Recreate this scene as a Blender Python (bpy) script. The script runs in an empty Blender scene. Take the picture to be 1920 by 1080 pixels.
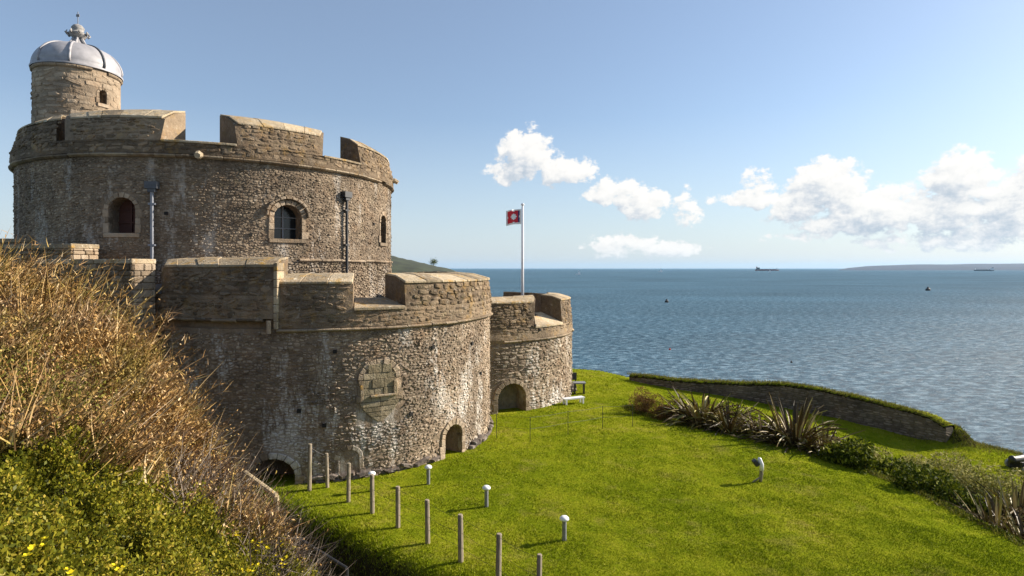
import bpy, math, random
import numpy as np
from mathutils import Vector, Matrix
C = bpy.context.scene.collection
SC = bpy.context.scene
F = 1100.0; HY = 503.0          # focal length and horizon row (1920 px wide picture)
def P(px, py, d): return Vector(((px-960)/F*d, d, (HY-py)/F*d))

# ------------------------------------------------------------------ camera, light, sky
cam = bpy.data.cameras.new('camera'); co = bpy.data.objects.new('camera', cam); C.objects.link(co)
cam.sensor_width = 36; cam.lens = F/1920*36; cam.shift_y = -37/1920
co.rotation_euler = (math.radians(90), 0, 0); cam.clip_start = .1; cam.clip_end = 120000
SC.camera = co
SUN_EL, SUN_AZ = math.radians(28), math.radians(71)
SUN = Vector((math.cos(SUN_EL)*math.sin(SUN_AZ), math.cos(SUN_EL)*math.cos(SUN_AZ), math.sin(SUN_EL)))
sl = bpy.data.lights.new('sun', 'SUN'); sl.energy = 5.0; sl.angle = math.radians(.5); sl.color = (1, .90, .76)
so = bpy.data.objects.new('sun', sl); C.objects.link(so); so.rotation_euler = SUN.to_track_quat('Z', 'Y').to_euler()
SC.view_settings.view_transform = 'Standard'; SC.view_settings.look = 'None'
SC.view_settings.exposure = 1.0; SC.view_settings.gamma = 1; SC.view_settings.use_curve_mapping = False
try:
    SC.cycles.max_bounces = 6; SC.cycles.transparent_max_bounces = 8
except Exception: pass

class NT:
    """small helper for node trees"""
    def __init__(s, nt): s.t = nt; s.n = nt.nodes; s.l = nt.links
    def put(s, sock, v):
        if isinstance(v, bpy.types.NodeSocket): s.l.new(v, sock)
        elif v is not None: sock.default_value = v
    def math(s, op, a, b=None, c=None, clamp=False):
        n = s.n.new('ShaderNodeMath'); n.operation = op; n.use_clamp = clamp
        s.put(n.inputs[0], a); s.put(n.inputs[1], b)
        if c is not None: s.put(n.inputs[2], c)
        return n.outputs[0]
    def vmath(s, op, a, b=None, scale=None):
        n = s.n.new('ShaderNodeVectorMath'); n.operation = op
        s.put(n.inputs[0], a)
        if b is not None: s.put(n.inputs[1], b)
        if scale is not None: s.put(n.inputs['Scale'], scale)
        return n.outputs[0]
    def noise(s, v, scale, detail=4, rough=.55, out=0, dist=0):
        n = s.n.new('ShaderNodeTexNoise'); s.put(n.inputs['Vector'], v); n.inputs['Scale'].default_value = scale
        n.inputs['Detail'].default_value = detail; n.inputs['Roughness'].default_value = rough
        n.inputs['Distortion'].default_value = dist
        return n.outputs[out]
    def ramp(s, f, stops, interp='LINEAR'):
        n = s.n.new('ShaderNodeValToRGB'); s.put(n.inputs[0], f); r = n.color_ramp; r.interpolation = interp
        while len(r.elements) < len(stops): r.elements.new(.5)
        for e, (p, c) in zip(r.elements, stops):
            e.position = p; e.color = (c, c, c, 1) if isinstance(c, (int, float)) else (*c, 1)
        return n.outputs[0]
    def mrange(s, v, a, b, c=0, d=1, smooth=False):
        n = s.n.new('ShaderNodeMapRange'); n.clamp = True
        if smooth: n.interpolation_type = 'SMOOTHSTEP'
        s.put(n.inputs[0], v)
        for i, k in enumerate((a, b, c, d)): s.put(n.inputs[i+1], k)
        return n.outputs[0]
    def mix(s, f, a, b, mode='MIX'):
        n = s.n.new('ShaderNodeMix'); n.data_type = 'RGBA'; n.blend_type = mode
        s.put(n.inputs[0], f); s.put(n.inputs[6], a if isinstance(a, bpy.types.NodeSocket) else (*a, 1))
        s.put(n.inputs[7], b if isinstance(b, bpy.types.NodeSocket) else (*b, 1)); return n.outputs[2]
    def pos(s): return s.n.new('ShaderNodeNewGeometry').outputs['Position']
    def xyz(s, v):
        n = s.n.new('ShaderNodeSeparateXYZ'); s.put(n.inputs[0], v); return n.outputs
    def comb(s, x, y, z):
        n = s.n.new('ShaderNodeCombineXYZ'); s.put(n.inputs[0], x); s.put(n.inputs[1], y); s.put(n.inputs[2], z); return n.outputs[0]
    def bump(s, h, strength, dist, normal=None):
        n = s.n.new('ShaderNodeBump'); s.put(n.inputs['Height'], h); n.inputs['Strength'].default_value = strength
        n.inputs['Distance'].default_value = dist
        if normal is not None: s.l.new(normal, n.inputs['Normal'])
        return n.outputs[0]
    def attr(s, name):
        n = s.n.new('ShaderNodeAttribute'); n.attribute_name = name; return n.outputs['Fac']
    def orand(s): return s.n.new('ShaderNodeObjectInfo').outputs['Random']

def material(name, fn, **kw):
    m = bpy.data.materials.new(name); m.use_nodes = True; t = NT(m.node_tree); b = m.node_tree.nodes['Principled BSDF']
    r = fn(t, b, **kw)
    if r is not None: t.put(b.inputs['Base Color'], r if isinstance(r, bpy.types.NodeSocket) else (*r, 1))
    return m

# ---- world: Nishita sky with cumulus low over the sea, fixed in azimuth / elevation
w = bpy.data.worlds.new('World'); SC.world = w; w.use_nodes = True
t = NT(w.node_tree); bg = w.node_tree.nodes['Background']; wout = w.node_tree.nodes['World Output']
sky = t.n.new('ShaderNodeTexSky'); sky.sky_type = 'NISHITA'; sky.sun_disc = False
sky.sun_elevation = SUN_EL; sky.sun_rotation = SUN_AZ; sky.altitude = 0; sky.air_density = 1.0; sky.dust_density = .7; sky.ozone_density = 3.0
SKY_STRENGTH = 0.076
hs = t.n.new('ShaderNodeHueSaturation'); hs.inputs['Saturation'].default_value = 1.02; t.l.new(sky.outputs[0], hs.inputs['Color']); t.l.new(hs.outputs[0], bg.inputs[0]); bg.inputs[1].default_value = SKY_STRENGTH
def ang(px, py):
    u = (px-960)/F; v = (HY-py)/F
    return math.atan2(u, 1), math.atan2(v, math.hypot(u, 1))
# (px, py, half width, half height, weight) of the cloud heaps
CL = [(985,290,48,44,1.1),(1060,318,56,26,.95),(965,322,52,18,.8),(1150,362,52,24,.80),(1205,380,48,26,.85),(1290,388,22,32,.6),(1180,462,75,18,.6),(1262,466,55,18,.55),
      (1410,372,72,15,.85),(1425,338,30,18,.5),(1555,348,68,48,1.0),(1500,372,52,38,.9),(1650,395,115,42,1.0),(1600,420,120,20,.8),(1800,335,66,52,1.0),(1790,400,120,36,1.05),(1890,390,95,50,1.0),(1900,436,160,16,.75),(1760,455,190,16,.5),(1500,400,60,18,.8),
      (1980,360,120,70,1.1),(2090,410,150,60,1.0),(1520,442,80,9,.35)]
g = bpy.data.node_groups.new('cloud_density', 'ShaderNodeTree')
g.interface.new_socket('p', in_out='INPUT', socket_type='NodeSocketVector'); g.interface.new_socket('d', in_out='OUTPUT', socket_type='NodeSocketFloat')
gt = NT(g); gi = g.nodes.new('NodeGroupInput'); go = g.nodes.new('NodeGroupOutput')
p = gi.outputs[0]; env = None
warp = gt.vmath('SUBTRACT', gt.noise(p, 22, 3, .55, out=1), (.5, .5, .5))
pw = gt.vmath('ADD', p, gt.vmath('SCALE', warp, scale=.036))
for (cx, cy, hw, hh, wt) in CL:
    a0, e0 = ang(cx, cy); a1, _ = ang(cx+hw, cy); _, e1 = ang(cx, cy-hh)
    q = gt.vmath('MULTIPLY', gt.vmath('SUBTRACT', pw, (a0, e0, 0)), (1/(a1-a0), 1/(e1-e0), 0))
    n = gt.n.new('ShaderNodeVectorMath'); n.operation = 'DOT_PRODUCT'; gt.l.new(q, n.inputs[0]); gt.l.new(q, n.inputs[1])
    v = gt.math('MULTIPLY', gt.math('SUBTRACT', 1.45, n.outputs['Value']), wt)
    env = v if env is None else gt.math('MAXIMUM', env, v)
# the same low belt of cumulus goes on round the rest of the horizon, broken by large noise
az, el, _z = gt.xyz(p)
belt = gt.math('SUBTRACT', 1.0, gt.math('POWER', gt.math('DIVIDE', gt.math('SUBTRACT', el, .085), .05), 2))
big = gt.noise(gt.vmath('MULTIPLY', p, (1, 2.5, 1)), 2.4, 2)
on = gt.math('MULTIPLY', gt.mrange(big, .46, .6), gt.mrange(gt.math('ABSOLUTE', az), .80, .95))
gen = gt.math('SUBTRACT', gt.math('MULTIPLY', gt.math('ADD', gt.math('MAXIMUM', belt, -2.0), 2.5), on), 2.5)
env = gt.math('MAXIMUM', env, gen)
nz = gt.noise(gt.vmath('MULTIPLY', p, (1, 1.3, 1)), 36, 10, .68)
dn = gt.math('ADD', gt.math('MULTIPLY', gt.math('MAXIMUM', env, -2.5), .55), gt.math('MULTIPLY', gt.math('SUBTRACT', nz, .5), 2.3))
gt.l.new(dn, go.inputs[0])
tc = t.n.new('ShaderNodeTexCoord').outputs['Generated']; d = t.vmath('NORMALIZE', tc)
x, y, z = t.xyz(d)
az = t.math('ARCTAN2', x, y); el = t.math('ARCSINE', z); ae = t.comb(az, el, 0.0)
def dens(v):
    n = t.n.new('ShaderNodeGroup'); n.node_tree = g; t.l.new(v, n.inputs[0]); return n.outputs[0]
d0 = t.math('ADD', dens(ae), .06); d1 = dens(t.vmath('ADD', ae, (.010, .012, 0))); d2 = dens(t.vmath('ADD', ae, (.012, .034, 0)))
alpha = t.mrange(d0, .06, .40, 0, .97, smooth=True)
lit = t.math('ADD', t.math('MULTIPLY', t.mrange(t.math('SUBTRACT', d0, d1), -.38, .42), .55), t.math('SUBTRACT', .45, t.mrange(d2, .05, 1.15, 0, .56)))
ccol = t.ramp(lit, [(0, (.47, .54, .62)), (.35, (.66, .69, .73)), (.62, (.86, .85, .83)), (1, (.97, .94, .90))])
cbg = t.n.new('ShaderNodeBackground'); t.l.new(ccol, cbg.inputs[0]); cbg.inputs[1].default_value = .55
# thin high veil, denser towards the horizon (the milky air over the sea)
veil = t.noise(t.comb(t.math('MULTIPLY', t.math('ADD', az, t.math('MULTIPLY', el, 1.6)), 1.0), t.math('MULTIPLY', t.math('SUBTRACT', el, t.math('MULTIPLY', az, .22)), 7), 0.0), 2.2, 5, .6)
vf = t.math('MULTIPLY', t.mrange(veil, .48, .80), .32)
hz = t.math('POWER', t.mrange(el, .0, .42, 1, 0), 1.5)
vf = t.math('MAXIMUM', t.math('MAXIMUM', vf, .19), t.math('MULTIPLY', hz, .72))
vf = t.math('MULTIPLY', vf, t.mrange(el, -.02, .0))
vbg = t.n.new('ShaderNodeBackground'); vbg.inputs[0].default_value = (.60, .67, .75, 1); vbg.inputs[1].default_value = .57
m1 = t.n.new('ShaderNodeMixShader'); t.l.new(vf, m1.inputs[0]); t.l.new(bg.outputs[0], m1.inputs[1]); t.l.new(vbg.outputs[0], m1.inputs[2])
m2 = t.n.new('ShaderNodeMixShader'); t.l.new(alpha, m2.inputs[0]); t.l.new(m1.outputs[0], m2.inputs[1]); t.l.new(cbg.outputs[0], m2.inputs[2])
t.l.new(m2.outputs[0], wout.inputs[0])

# ------------------------------------------------------------------ object helpers
WL = {}
def tag(o, label=None, cat=None, group=None, kind=None):
    if label: o['label'] = label
    if cat: o['category'] = cat
    if group: o['group'] = group
    if kind: o['kind'] = kind
    return o
def wloc(o): return WL.get(o.name, Vector((0, 0, 0)))
def empty(name, loc, label=None, cat=None, group=None):
    o = bpy.data.objects.new(name, None); o.empty_display_size = .2; C.objects.link(o); o.location = loc; WL[o.name] = Vector(loc)
    return tag(o, label, cat, group)
def link(name, me, mats, parent=None, loc=None, smooth=False):
    """mesh given in world coordinates unless loc is given"""
    o = bpy.data.objects.new(name, me); C.objects.link(o)
    if mats is not None and not me.materials:
        for m in (mats if isinstance(mats, (list, tuple)) else [mats]): me.materials.append(m)
    L = Vector(loc) if loc is not None else Vector((0, 0, 0))
    if parent is not None: o.parent = parent; o.location = L-wloc(parent)
    else: o.location = L
    WL[o.name] = L
    if smooth: me.polygons.foreach_set('use_smooth', [True]*len(me.polygons))
    return o
def mesh(v, f, name='m'):
    me = bpy.data.meshes.new(name); me.from_pydata([tuple(q) for q in v], [], f); me.update(); return me
def npmesh(verts, faces, attrs=None, matidx=None, name='m'):
    """verts (N,3), faces (M,k) all of one size"""
    me = bpy.data.meshes.new(name); verts = np.asarray(verts, np.float32); faces = np.asarray(faces, np.int32)
    M, k = faces.shape
    me.vertices.add(len(verts)); me.vertices.foreach_set('co', verts.ravel())
    me.loops.add(M*k); me.loops.foreach_set('vertex_index', faces.ravel())
    me.polygons.add(M); me.polygons.foreach_set('loop_start', np.arange(0, M*k, k, dtype=np.int32))
    if matidx is not None: me.polygons.foreach_set('material_index', np.asarray(matidx, np.int32))
    for nme, arr in (attrs or {}).items():
        a = me.attributes.new(nme, 'FLOAT', 'POINT'); a.data.foreach_set('value', np.asarray(arr, np.float32))
    me.update(calc_edges=True); return me
class MB:
    def __init__(s): s.v = []; s.f = []
    def box(s, c, size, rot=None):
        i = len(s.v); c = Vector(c)
        for dx in (-.5, .5):
            for dy in (-.5, .5):
                for dz in (-.5, .5):
                    q = Vector((dx*size[0], dy*size[1], dz*size[2]))
                    if rot: q = rot @ q
                    s.v.append(c+q)
        for a in ((0,1,3,2),(4,6,7,5),(0,4,5,1),(2,3,7,6),(0,2,6,4),(1,5,7,3)): s.f.append(tuple(i+k for k in a))
        return s
    def tube(s, pts, r, n=8, cap=True):
        pts = [Vector(q) for q in pts]; i0 = len(s.v)
        rs = r if isinstance(r, (list, tuple)) else [r]*len(pts)
        for k, q in enumerate(pts):
            d = (pts[min(k+1, len(pts)-1)]-pts[max(k-1, 0)]).normalized()
            a = Vector((0, 0, 1)) if abs(d.z) < .9 else Vector((1, 0, 0))
            u = d.cross(a).normalized(); v = d.cross(u)
            for j in range(n):
                th = 2*math.pi*j/n; s.v.append(q+(u*math.cos(th)+v*math.sin(th))*rs[k])
        for k in range(len(pts)-1):
            for j in range(n):
                a = i0+k*n+j; b = i0+k*n+(j+1) % n; s.f.append((a, b, b+n, a+n))
        if cap:
            s.f.append(tuple(i0+j for j in range(n))[::-1]); e = i0+(len(pts)-1)*n; s.f.append(tuple(e+j for j in range(n)))
        return s
    def lathe(s, c, prof, n=24, th0=0, th1=2*math.pi):
        c = Vector(c); i0 = len(s.v); full = abs(th1-th0-2*math.pi) < 1e-6; m = n if full else n+1
        for (r, z) in prof:
            for j in range(m):
                th = th0+(th1-th0)*j/n; s.v.append(c+Vector((r*math.cos(th), r*math.sin(th), z)))
        for k in range(len(prof)-1):
            for j in range(n):
                a = i0+k*m+j; b = i0+k*m+(j+1) % m; s.f.append((a, b, b+m, a+m))
        return s
    def build(s, name, m, parent=None, loc=None, smooth=False): return link(name, mesh(s.v, s.f, name), m, parent, loc, smooth)
def sstep(a, b, x):
    q = np.clip((x-a)/(b-a), 0, 1); return q*q*(3-2*q)

# ------------------------------------------------------------------ materials
def f_stone(t, b, lime=0.0, zl=(-8.5, -2.0), dark=(.100,.076,.057), mid=(.235,.182,.132), light=(.43,.35,.26), lichen=0.0, moss=.25, contrast=1.0):
    p = t.pos(); tone = t.math('FRACT', t.math('ADD', t.attr('tone'), t.orand()))
    n1 = t.noise(p, 4.5, 6, .7); n2 = t.noise(p, .55, 4, .6)
    f = t.math('ADD', t.math('MULTIPLY', tone, .42), t.math('MULTIPLY', n1, .58))
    col = t.ramp(f, [(.16, dark), (.46, mid), (.80, light)])
    col = t.mix(1.0, col, t.ramp(n2, [(.3, (.60,.60,.60)), (.7, (1.22,1.2,1.15))]), 'MULTIPLY')
    warm = t.noise(p, 1.7, 3)
    col = t.mix(t.mrange(warm, .5, .75, 0, .35), col, t.mix(1.0, col, (1.18, .92, .70), 'MULTIPLY'))
    if moss:
        ms = t.mrange(t.noise(p, 2.3, 6, .65), .57, .72, 0, moss); col = t.mix(ms, col, (.085, .095, .030))
    if lime:
        pv = t.vmath('MULTIPLY', p, (1.0, 1.0, .27))
        nl = t.noise(pv, 1.05, 9, .74); fine = t.noise(t.vmath('MULTIPLY', p, (1, 1, .55)), 9, 4, .6)
        zf = t.mrange(t.xyz(p)[2], zl[0], zl[1], 1, 0)
        k = t.math('ADD', nl, t.math('ADD', t.math('MULTIPLY', t.math('SUBTRACT', fine, .5), .22), t.math('MULTIPLY', zf, .075)))
        col = t.mix(t.mrange(k, .555, .650, 0, lime), col, (.64, .60, .54))
    if lichen:
        lf = t.mrange(t.noise(p, 2.0, 6, .7), .54, .66, 0, lichen); col = t.mix(lf, col, (.42, .24, .045))
        lf = t.mrange(t.noise(t.vmath('ADD', p, (9, 3, 1)), 5.0, 5, .7), .58, .66, 0, .8*lichen); col = t.mix(lf, col, (.62, .58, .48))
    h = t.math('ADD', t.noise(p, 16, 5, .7), t.math('MULTIPLY', t.noise(p, 5, 3, .6), 1.6))
    t.l.new(t.bump(h, .9, .035), b.inputs['Normal']); b.inputs['Roughness'].default_value = .95; b.inputs['Specular IOR Level'].default_value = .15
    return col
M = {}
M['stone'] = material('rubble_stone', f_stone, lime=.35, zl=(-2, 4))
M['stone_low'] = material('limewashed_rubble_stone', f_stone, lime=.85, mid=(.27,.21,.155), light=(.50,.415,.32))
M['stone_far'] = material('far_bastion_stone', f_stone, lime=.98, zl=(-7.5, -3.0), light=(.54,.46,.36))
M['mortar'] = material('lime_mortar', f_stone, lime=.45, zl=(-9, -2), dark=(.11,.085,.062), mid=(.26,.20,.145), light=(.40,.32,.24), moss=.2)
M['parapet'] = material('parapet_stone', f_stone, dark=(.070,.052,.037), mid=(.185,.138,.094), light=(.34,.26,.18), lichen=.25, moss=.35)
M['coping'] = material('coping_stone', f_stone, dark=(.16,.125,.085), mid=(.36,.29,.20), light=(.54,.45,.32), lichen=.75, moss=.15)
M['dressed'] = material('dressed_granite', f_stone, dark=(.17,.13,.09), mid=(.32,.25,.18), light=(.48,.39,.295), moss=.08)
M['string'] = material('string_course_stone', f_stone, dark=(.09,.07,.05), mid=(.24,.185,.13), light=(.44,.36,.26), moss=.3, lichen=.2)
M['panel'] = material('mossy_ashlar', f_stone, dark=(.13,.11,.07), mid=(.27,.225,.15), light=(.42,.36,.26), moss=.25)
M['plinth'] = material('plinth_stone', f_stone, dark=(.05,.045,.04), mid=(.14,.115,.10), light=(.25,.215,.19), lime=.3, zl=(-9, -6))
M['garden_wall'] = material('slate_wall_stone', f_stone, dark=(.07,.058,.045), mid=(.17,.14,.11), light=(.30,.25,.20), moss=.4)
def f_plain(t, b, col=(.5,.5,.5), rough=.6, var=.15, scale=6, metal=0.0, bump=0.0):
    n = t.noise(t.pos(), scale, 5, .6); c = t.mix(1.0, col, t.ramp(n, [(.3, 1-var), (.7, 1+var)]), 'MULTIPLY')
    b.inputs['Roughness'].default_value = rough; b.inputs['Metallic'].default_value = metal
    if bump: t.l.new(t.bump(n, bump, .01), b.inputs['Normal'])
    return c
def plain(name, **k): M[name] = material(name, f_plain, **k); return M[name]
plain('lead', col=(.30,.29,.30), rough=.5, var=.22, scale=2.5, metal=.0)
plain('lead_dark', col=(.07,.075,.085), rough=.6, var=.3)
plain('finial', col=(.27,.255,.24), rough=.8, var=.4)
plain('dark_iron', col=(.02,.02,.022), rough=.5)
plain('grey_metal', col=(.20,.20,.21), rough=.5)
plain('pipe_grey', col=(.22,.23,.26), rough=.55)
plain('white_paint', col=(.80,.80,.80), rough=.35, var=.05)
plain('pole_paint', col=(.72,.71,.74), rough=.4, var=.05)
plain('dark_glass', col=(.015,.018,.02), rough=.15)
plain('shutter', col=(.075,.030,.022), rough=.8)
plain('socket_shade', col=(.02,.018,.016), rough=1)
plain('hull_red', col=(.20,.045,.035), rough=.5)
plain('hull_dark', col=(.03,.04,.06), rough=.5)
plain('buoy_dark', col=(.02,.02,.02)); plain('buoy_red', col=(.5,.05,.04))
plain('ship_white', col=(.75,.75,.75))
plain('flag_white', col=(.80,.79,.80), rough=.8, var=.04); plain('flag_red', col=(.58,.02,.04), rough=.8, var=.05); plain('flag_blue', col=(.03,.03,.13), rough=.8)
def f_wood(t, b, col=(.30,.245,.18)):
    p = t.pos(); n = t.noise(t.vmath('MULTIPLY', p, (1, 1, .12)), 40, 5, .6); n2 = t.noise(p, 3, 4)
    c = t.mix(1.0, col, t.ramp(n, [(.3, .55), (.7, 1.25)]), 'MULTIPLY'); c = t.mix(t.mrange(n2, .55, .7, 0, .5), c, (.10, .11, .04))
    t.l.new(t.bump(n, .6, .01), b.inputs['Normal']); b.inputs['Roughness'].default_value = .9; return c
M['wood'] = material('weathered_wood', f_wood); M['wood_pale'] = material('pale_wood', f_wood, col=(.42,.33,.20))
def grass_col(t, p):
    n1 = t.noise(p, .35, 4, .6); n2 = t.noise(p, 2.2, 5, .65); n3 = t.noise(p, 11, 4, .7)
    f = t.math('ADD', t.math('ADD', t.math('MULTIPLY', n1, .45), t.math('MULTIPLY', n2, .35)), t.math('MULTIPLY', n3, .30))
    c = t.ramp(f, [(.36, (.088, .118, .005)), (.50, (.186, .228, .010)), (.62, (.285, .300, .018)), (.72, (.39, .33, .07))])
    worn = t.math('MULTIPLY', t.mrange(t.noise(t.vmath('ADD', p, (3, 1, 0)), .8, 6, .72), .55, .68), .40)
    return t.mix(worn, c, (.34, .27, .085)), n3
def f_grass(t, b):
    p = t.pos(); c, n3 = grass_col(t, p)
    h = t.math('ADD', t.noise(p, 30, 4, .7), t.math('MULTIPLY', t.noise(p, 7, 4, .6), 1.5)); t.l.new(t.bump(h, 1.0, .05), b.inputs['Normal'])
    b.inputs['Roughness'].default_value = 1; b.inputs['Specular IOR Level'].default_value = .0
    nz_ = t.xyz(t.n.new('ShaderNodeNewGeometry').outputs['True Normal'])[2]; c = t.mix(1.0, c, (.80, .82, .8), 'MULTIPLY')
    shade_soil = t.ramp(t.noise(p, 5, 6, .7), [(.3, (.012, .010, .006)), (.7, (.06, .05, .022))])
    return t.mix(t.mrange(nz_, .90, .72), c, shade_soil)  # steep lawn slopes darkened to soil brown, standing in for the ditch's shade
def f_blade(t, b):
    p = t.pos(); c, n3 = grass_col(t, p); tone = t.attr('tone')
    c = t.mix(t.mrange(tone, .90, .97, 0, .7), c, (.42, .36, .12))
    c = t.mix(1.0, c, t.ramp(tone, [(0, (.76, .80, .7)), (1, (1.16, 1.18, 1.0))]), 'MULTIPLY'); b.inputs['Roughness'].default_value = .9; b.inputs['Specular IOR Level'].default_value = .0
    b.inputs['Transmission Weight'].default_value = 0
    return c
M['grass'] = material('lawn_grass', f_grass); M['blade'] = material('grass_blade', f_blade)
def f_bank(t, b):
    p = t.pos(); n = t.noise(p, 3, 6, .7); t.l.new(t.bump(n, 1, .2), b.inputs['Normal']); b.inputs['Roughness'].default_value = 1
    return t.ramp(n, [(.3, (.020, .015, .009)), (.6, (.055, .045, .02)), (.8, (.09, .08, .03))])
M['bank'] = material('rough_bank_soil', f_bank)
def leafmat(name, stops, rough=.45, trans=.0):
    def fn(t, b):
        tone = t.attr('tone'); n = t.noise(t.pos(), 1.3, 3)
        f = t.math('ADD', t.math('MULTIPLY', t.math('FRACT', t.math('ADD', tone, t.math('MULTIPLY', t.orand(), .37))), .75), t.math('MULTIPLY', t.math('SUBTRACT', n, .25), .45)); b.inputs['Roughness'].default_value = rough; b.inputs['Specular IOR Level'].default_value = .12
        c = t.ramp(f, stops)
        if trans:
            tr = t.n.new('ShaderNodeBsdfTranslucent'); t.l.new(c, tr.inputs[0]); ms = t.n.new('ShaderNodeMixShader'); ms.inputs[0].default_value = trans
            o = t.n['Material Output']; t.l.new(b.outputs[0], ms.inputs[1]); t.l.new(tr.outputs[0], ms.inputs[2]); t.l.new(ms.outputs[0], o.inputs[0])
        return c
    M[name] = material(name, fn)
leafmat('leaf_green', [(.05, (.032,.038,.005)), (.4, (.090,.10,.009)), (.64, (.22,.21,.016)), (.82, (.38,.30,.035)), (.98, (.48,.33,.09))], trans=.3)
leafmat('leaf_gold', [(.05, (.12,.075,.02)), (.35, (.29,.185,.05)), (.6, (.46,.30,.085)), (.85, (.64,.46,.18)), (.98, (.74,.60,.32))], rough=.7, trans=.2)
def f_stem(t, b):
    tone = t.attr('tone'); p = t.pos(); b.inputs['Roughness'].default_value = .9; b.inputs['Specular IOR Level'].default_value = .05
    a = t.ramp(tone, [(.05, (.13,.070,.024)), (.4, (.31,.175,.058)), (.75, (.52,.33,.125)), (.97, (.68,.51,.28))])
    r_ = t.ramp(tone, [(.05, (.10,.058,.034)), (.45, (.26,.155,.08)), (.8, (.44,.29,.16)), (.97, (.62,.48,.33))])
    g_ = t.ramp(tone, [(.05, (.05,.048,.010)), (.45, (.14,.13,.020)), (.8, (.27,.24,.04)), (.97, (.42,.36,.12))])
    c = t.mix(t.mrange(t.noise(p, 1.5, 4, .65), .47, .60), a, r_); return t.mix(t.mrange(t.noise(t.vmath('ADD', p, (5, 9, 2)), 1.9, 4, .65), .50, .62, 0, .6), c, g_)
M['stem_gold'] = material('dry_stem', f_stem)
leafmat('leaf_olive', [(.05, (.06,.06,.01)), (.5, (.15,.145,.022)), (.95, (.26,.24,.05))], rough=.6, trans=.25)
leafmat('twig', [(.05, (.07,.05,.04)), (.5, (.17,.13,.10)), (.95, (.36,.31,.25))], rough=.9)
leafmat('leaf_brown', [(.05, (.07,.03,.015)), (.5, (.20,.105,.04)), (.95, (.36,.22,.07))], rough=.9, trans=.15)
leafmat('leaf_juniper', [(.05, (.016,.026,.003)), (.5, (.07,.095,.007)), (.95, (.25,.26,.02))], rough=.8, trans=.2)
leafmat('leaf_flax_dark', [(.05, (.02,.014,.006)), (.5, (.085,.055,.022)), (.95, (.26,.19,.08))], rough=.8)
leafmat('leaf_herb', [(.05, (.10,.10,.02)), (.5, (.28,.27,.06)), (.95, (.52,.45,.22))], rough=.9, trans=.2)
leafmat('flower', [(.05, (.60,.46,.01)), (.95, (.85,.72,.03))], rough=.6, trans=.2)
def f_flax(t, b):
    r = t.orand(); b.inputs['Roughness'].default_value = .55; b.inputs['Specular IOR Level'].default_value = .25
    return t.ramp(r, [(.0, (.03,.022,.008)), (.35, (.10,.065,.022)), (.6, (.20,.14,.04)), (.8, (.27,.25,.06)), (1, (.60,.46,.25))])
M['flax'] = material('flax_leaf', f_flax)
def f_sea(t, b):
    p = t.pos(); px, py, pz = t.xyz(p)
    sw = t.vmath('MULTIPLY', p, (.55, 1, 1))
    h = t.math('ADD', t.math('MULTIPLY', t.noise(sw, .2, 5, .62), 2.0), t.math('MULTIPLY', t.noise(sw, .9, 6, .75), 1.3))
    dist = t.math('DIVIDE', 200.0, t.math('MAXIMUM', py, 60.0))
    t.l.new(t.bump(h, .8, .9), b.inputs['Normal'])
    b.inputs['Roughness'].default_value = .2; b.inputs['IOR'].default_value = 1.33; b.inputs['Specular IOR Level'].default_value = .3
    big = t.noise(t.vmath('MULTIPLY', p, (.4, 1, 1)), .010, 4, .6); n = t.noise(sw, .5, 7, .80)
    c = t.ramp(n, [(.38, (.009, .034, .062)), (.50, (.036, .098, .148)), (.60, (.18, .28, .345))])  # light and dark sides of the ripples put into the colour
    c = t.mix(1.0, c, t.ramp(big, [(.35, .8), (.65, 1.15)]), 'MULTIPLY')
    df = t.n.new('ShaderNodeBsdfDiffuse'); t.l.new(c, df.inputs[0]); nb = t.bump(h, .8, .9); t.l.new(nb, df.inputs['Normal'])
    gl = t.n.new('ShaderNodeBsdfGlossy'); gl.inputs['Roughness'].default_value = .38; t.l.new(nb, gl.inputs['Normal'])
    fr = t.n.new('ShaderNodeFresnel'); fr.inputs[0].default_value = 1.33; t.l.new(nb, fr.inputs['Normal'])
    ms = t.n.new('ShaderNodeMixShader'); t.l.new(t.math('MINIMUM', fr.outputs[0], .085), ms.inputs[0]); t.l.new(df.outputs[0], ms.inputs[1]); t.l.new(gl.outputs[0], ms.inputs[2])
    t.l.new(ms.outputs[0], t.n['Material Output'].inputs[0]); return c
M['sea'] = material('sea_water', f_sea)
plain('headland', col=(.006,.022,.060), rough=1, var=.3, scale=.004); plain('hill', col=(.030,.038,.018), rough=1, var=.5, scale=.05)  # headland's blue is distance haze put into its colour

# ------------------------------------------------------------------ ground
WALLP = [(1180,704,706,38),(1220,707,713,36.6),(1265,713,731,35.6),(1310,716,740,35),(1360,718,746,34.5),(1405,720,752,34),(1442,720,758,33.5),(1472,721,764,33),(1530,729,776,32),(1566,737,785,31.5),(1610,746,794,30.4),(1660,759,806,29.5),(1700,769,814,28.6),(1742,781,822,27.7),(1774,800,829,27)]
WP = np.array([((a-960)/F*dd, dd) for a, _, _, dd in WALLP])
XC_Y = np.array([8, 12, 14.6, 16.5, 18.7, 21.4, 24.7, 28.7, 31, 34, 44]); XC_X = np.array([13.6, 13.0, 12.7, 12.6, 12.6, 11.9, 9.9, 6.0, 5.4, 5.5, 6])
EDGE = np.array([(-60,60),(-30,52),(-5,44.5),(3,43.6),(6.3,42),(8.2,38.4),(9.3,36.9),(11.5,35.7),(13.0,35.1),(15.2,34),(17.2,32.4),(18.2,31.5),(19.5,29.7),(20.6,27.9),(21.4,28.6),(22.8,28.3),(23.9,27.2),(30,24),(60,18),(60,-10),(-60,-10)])
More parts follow.
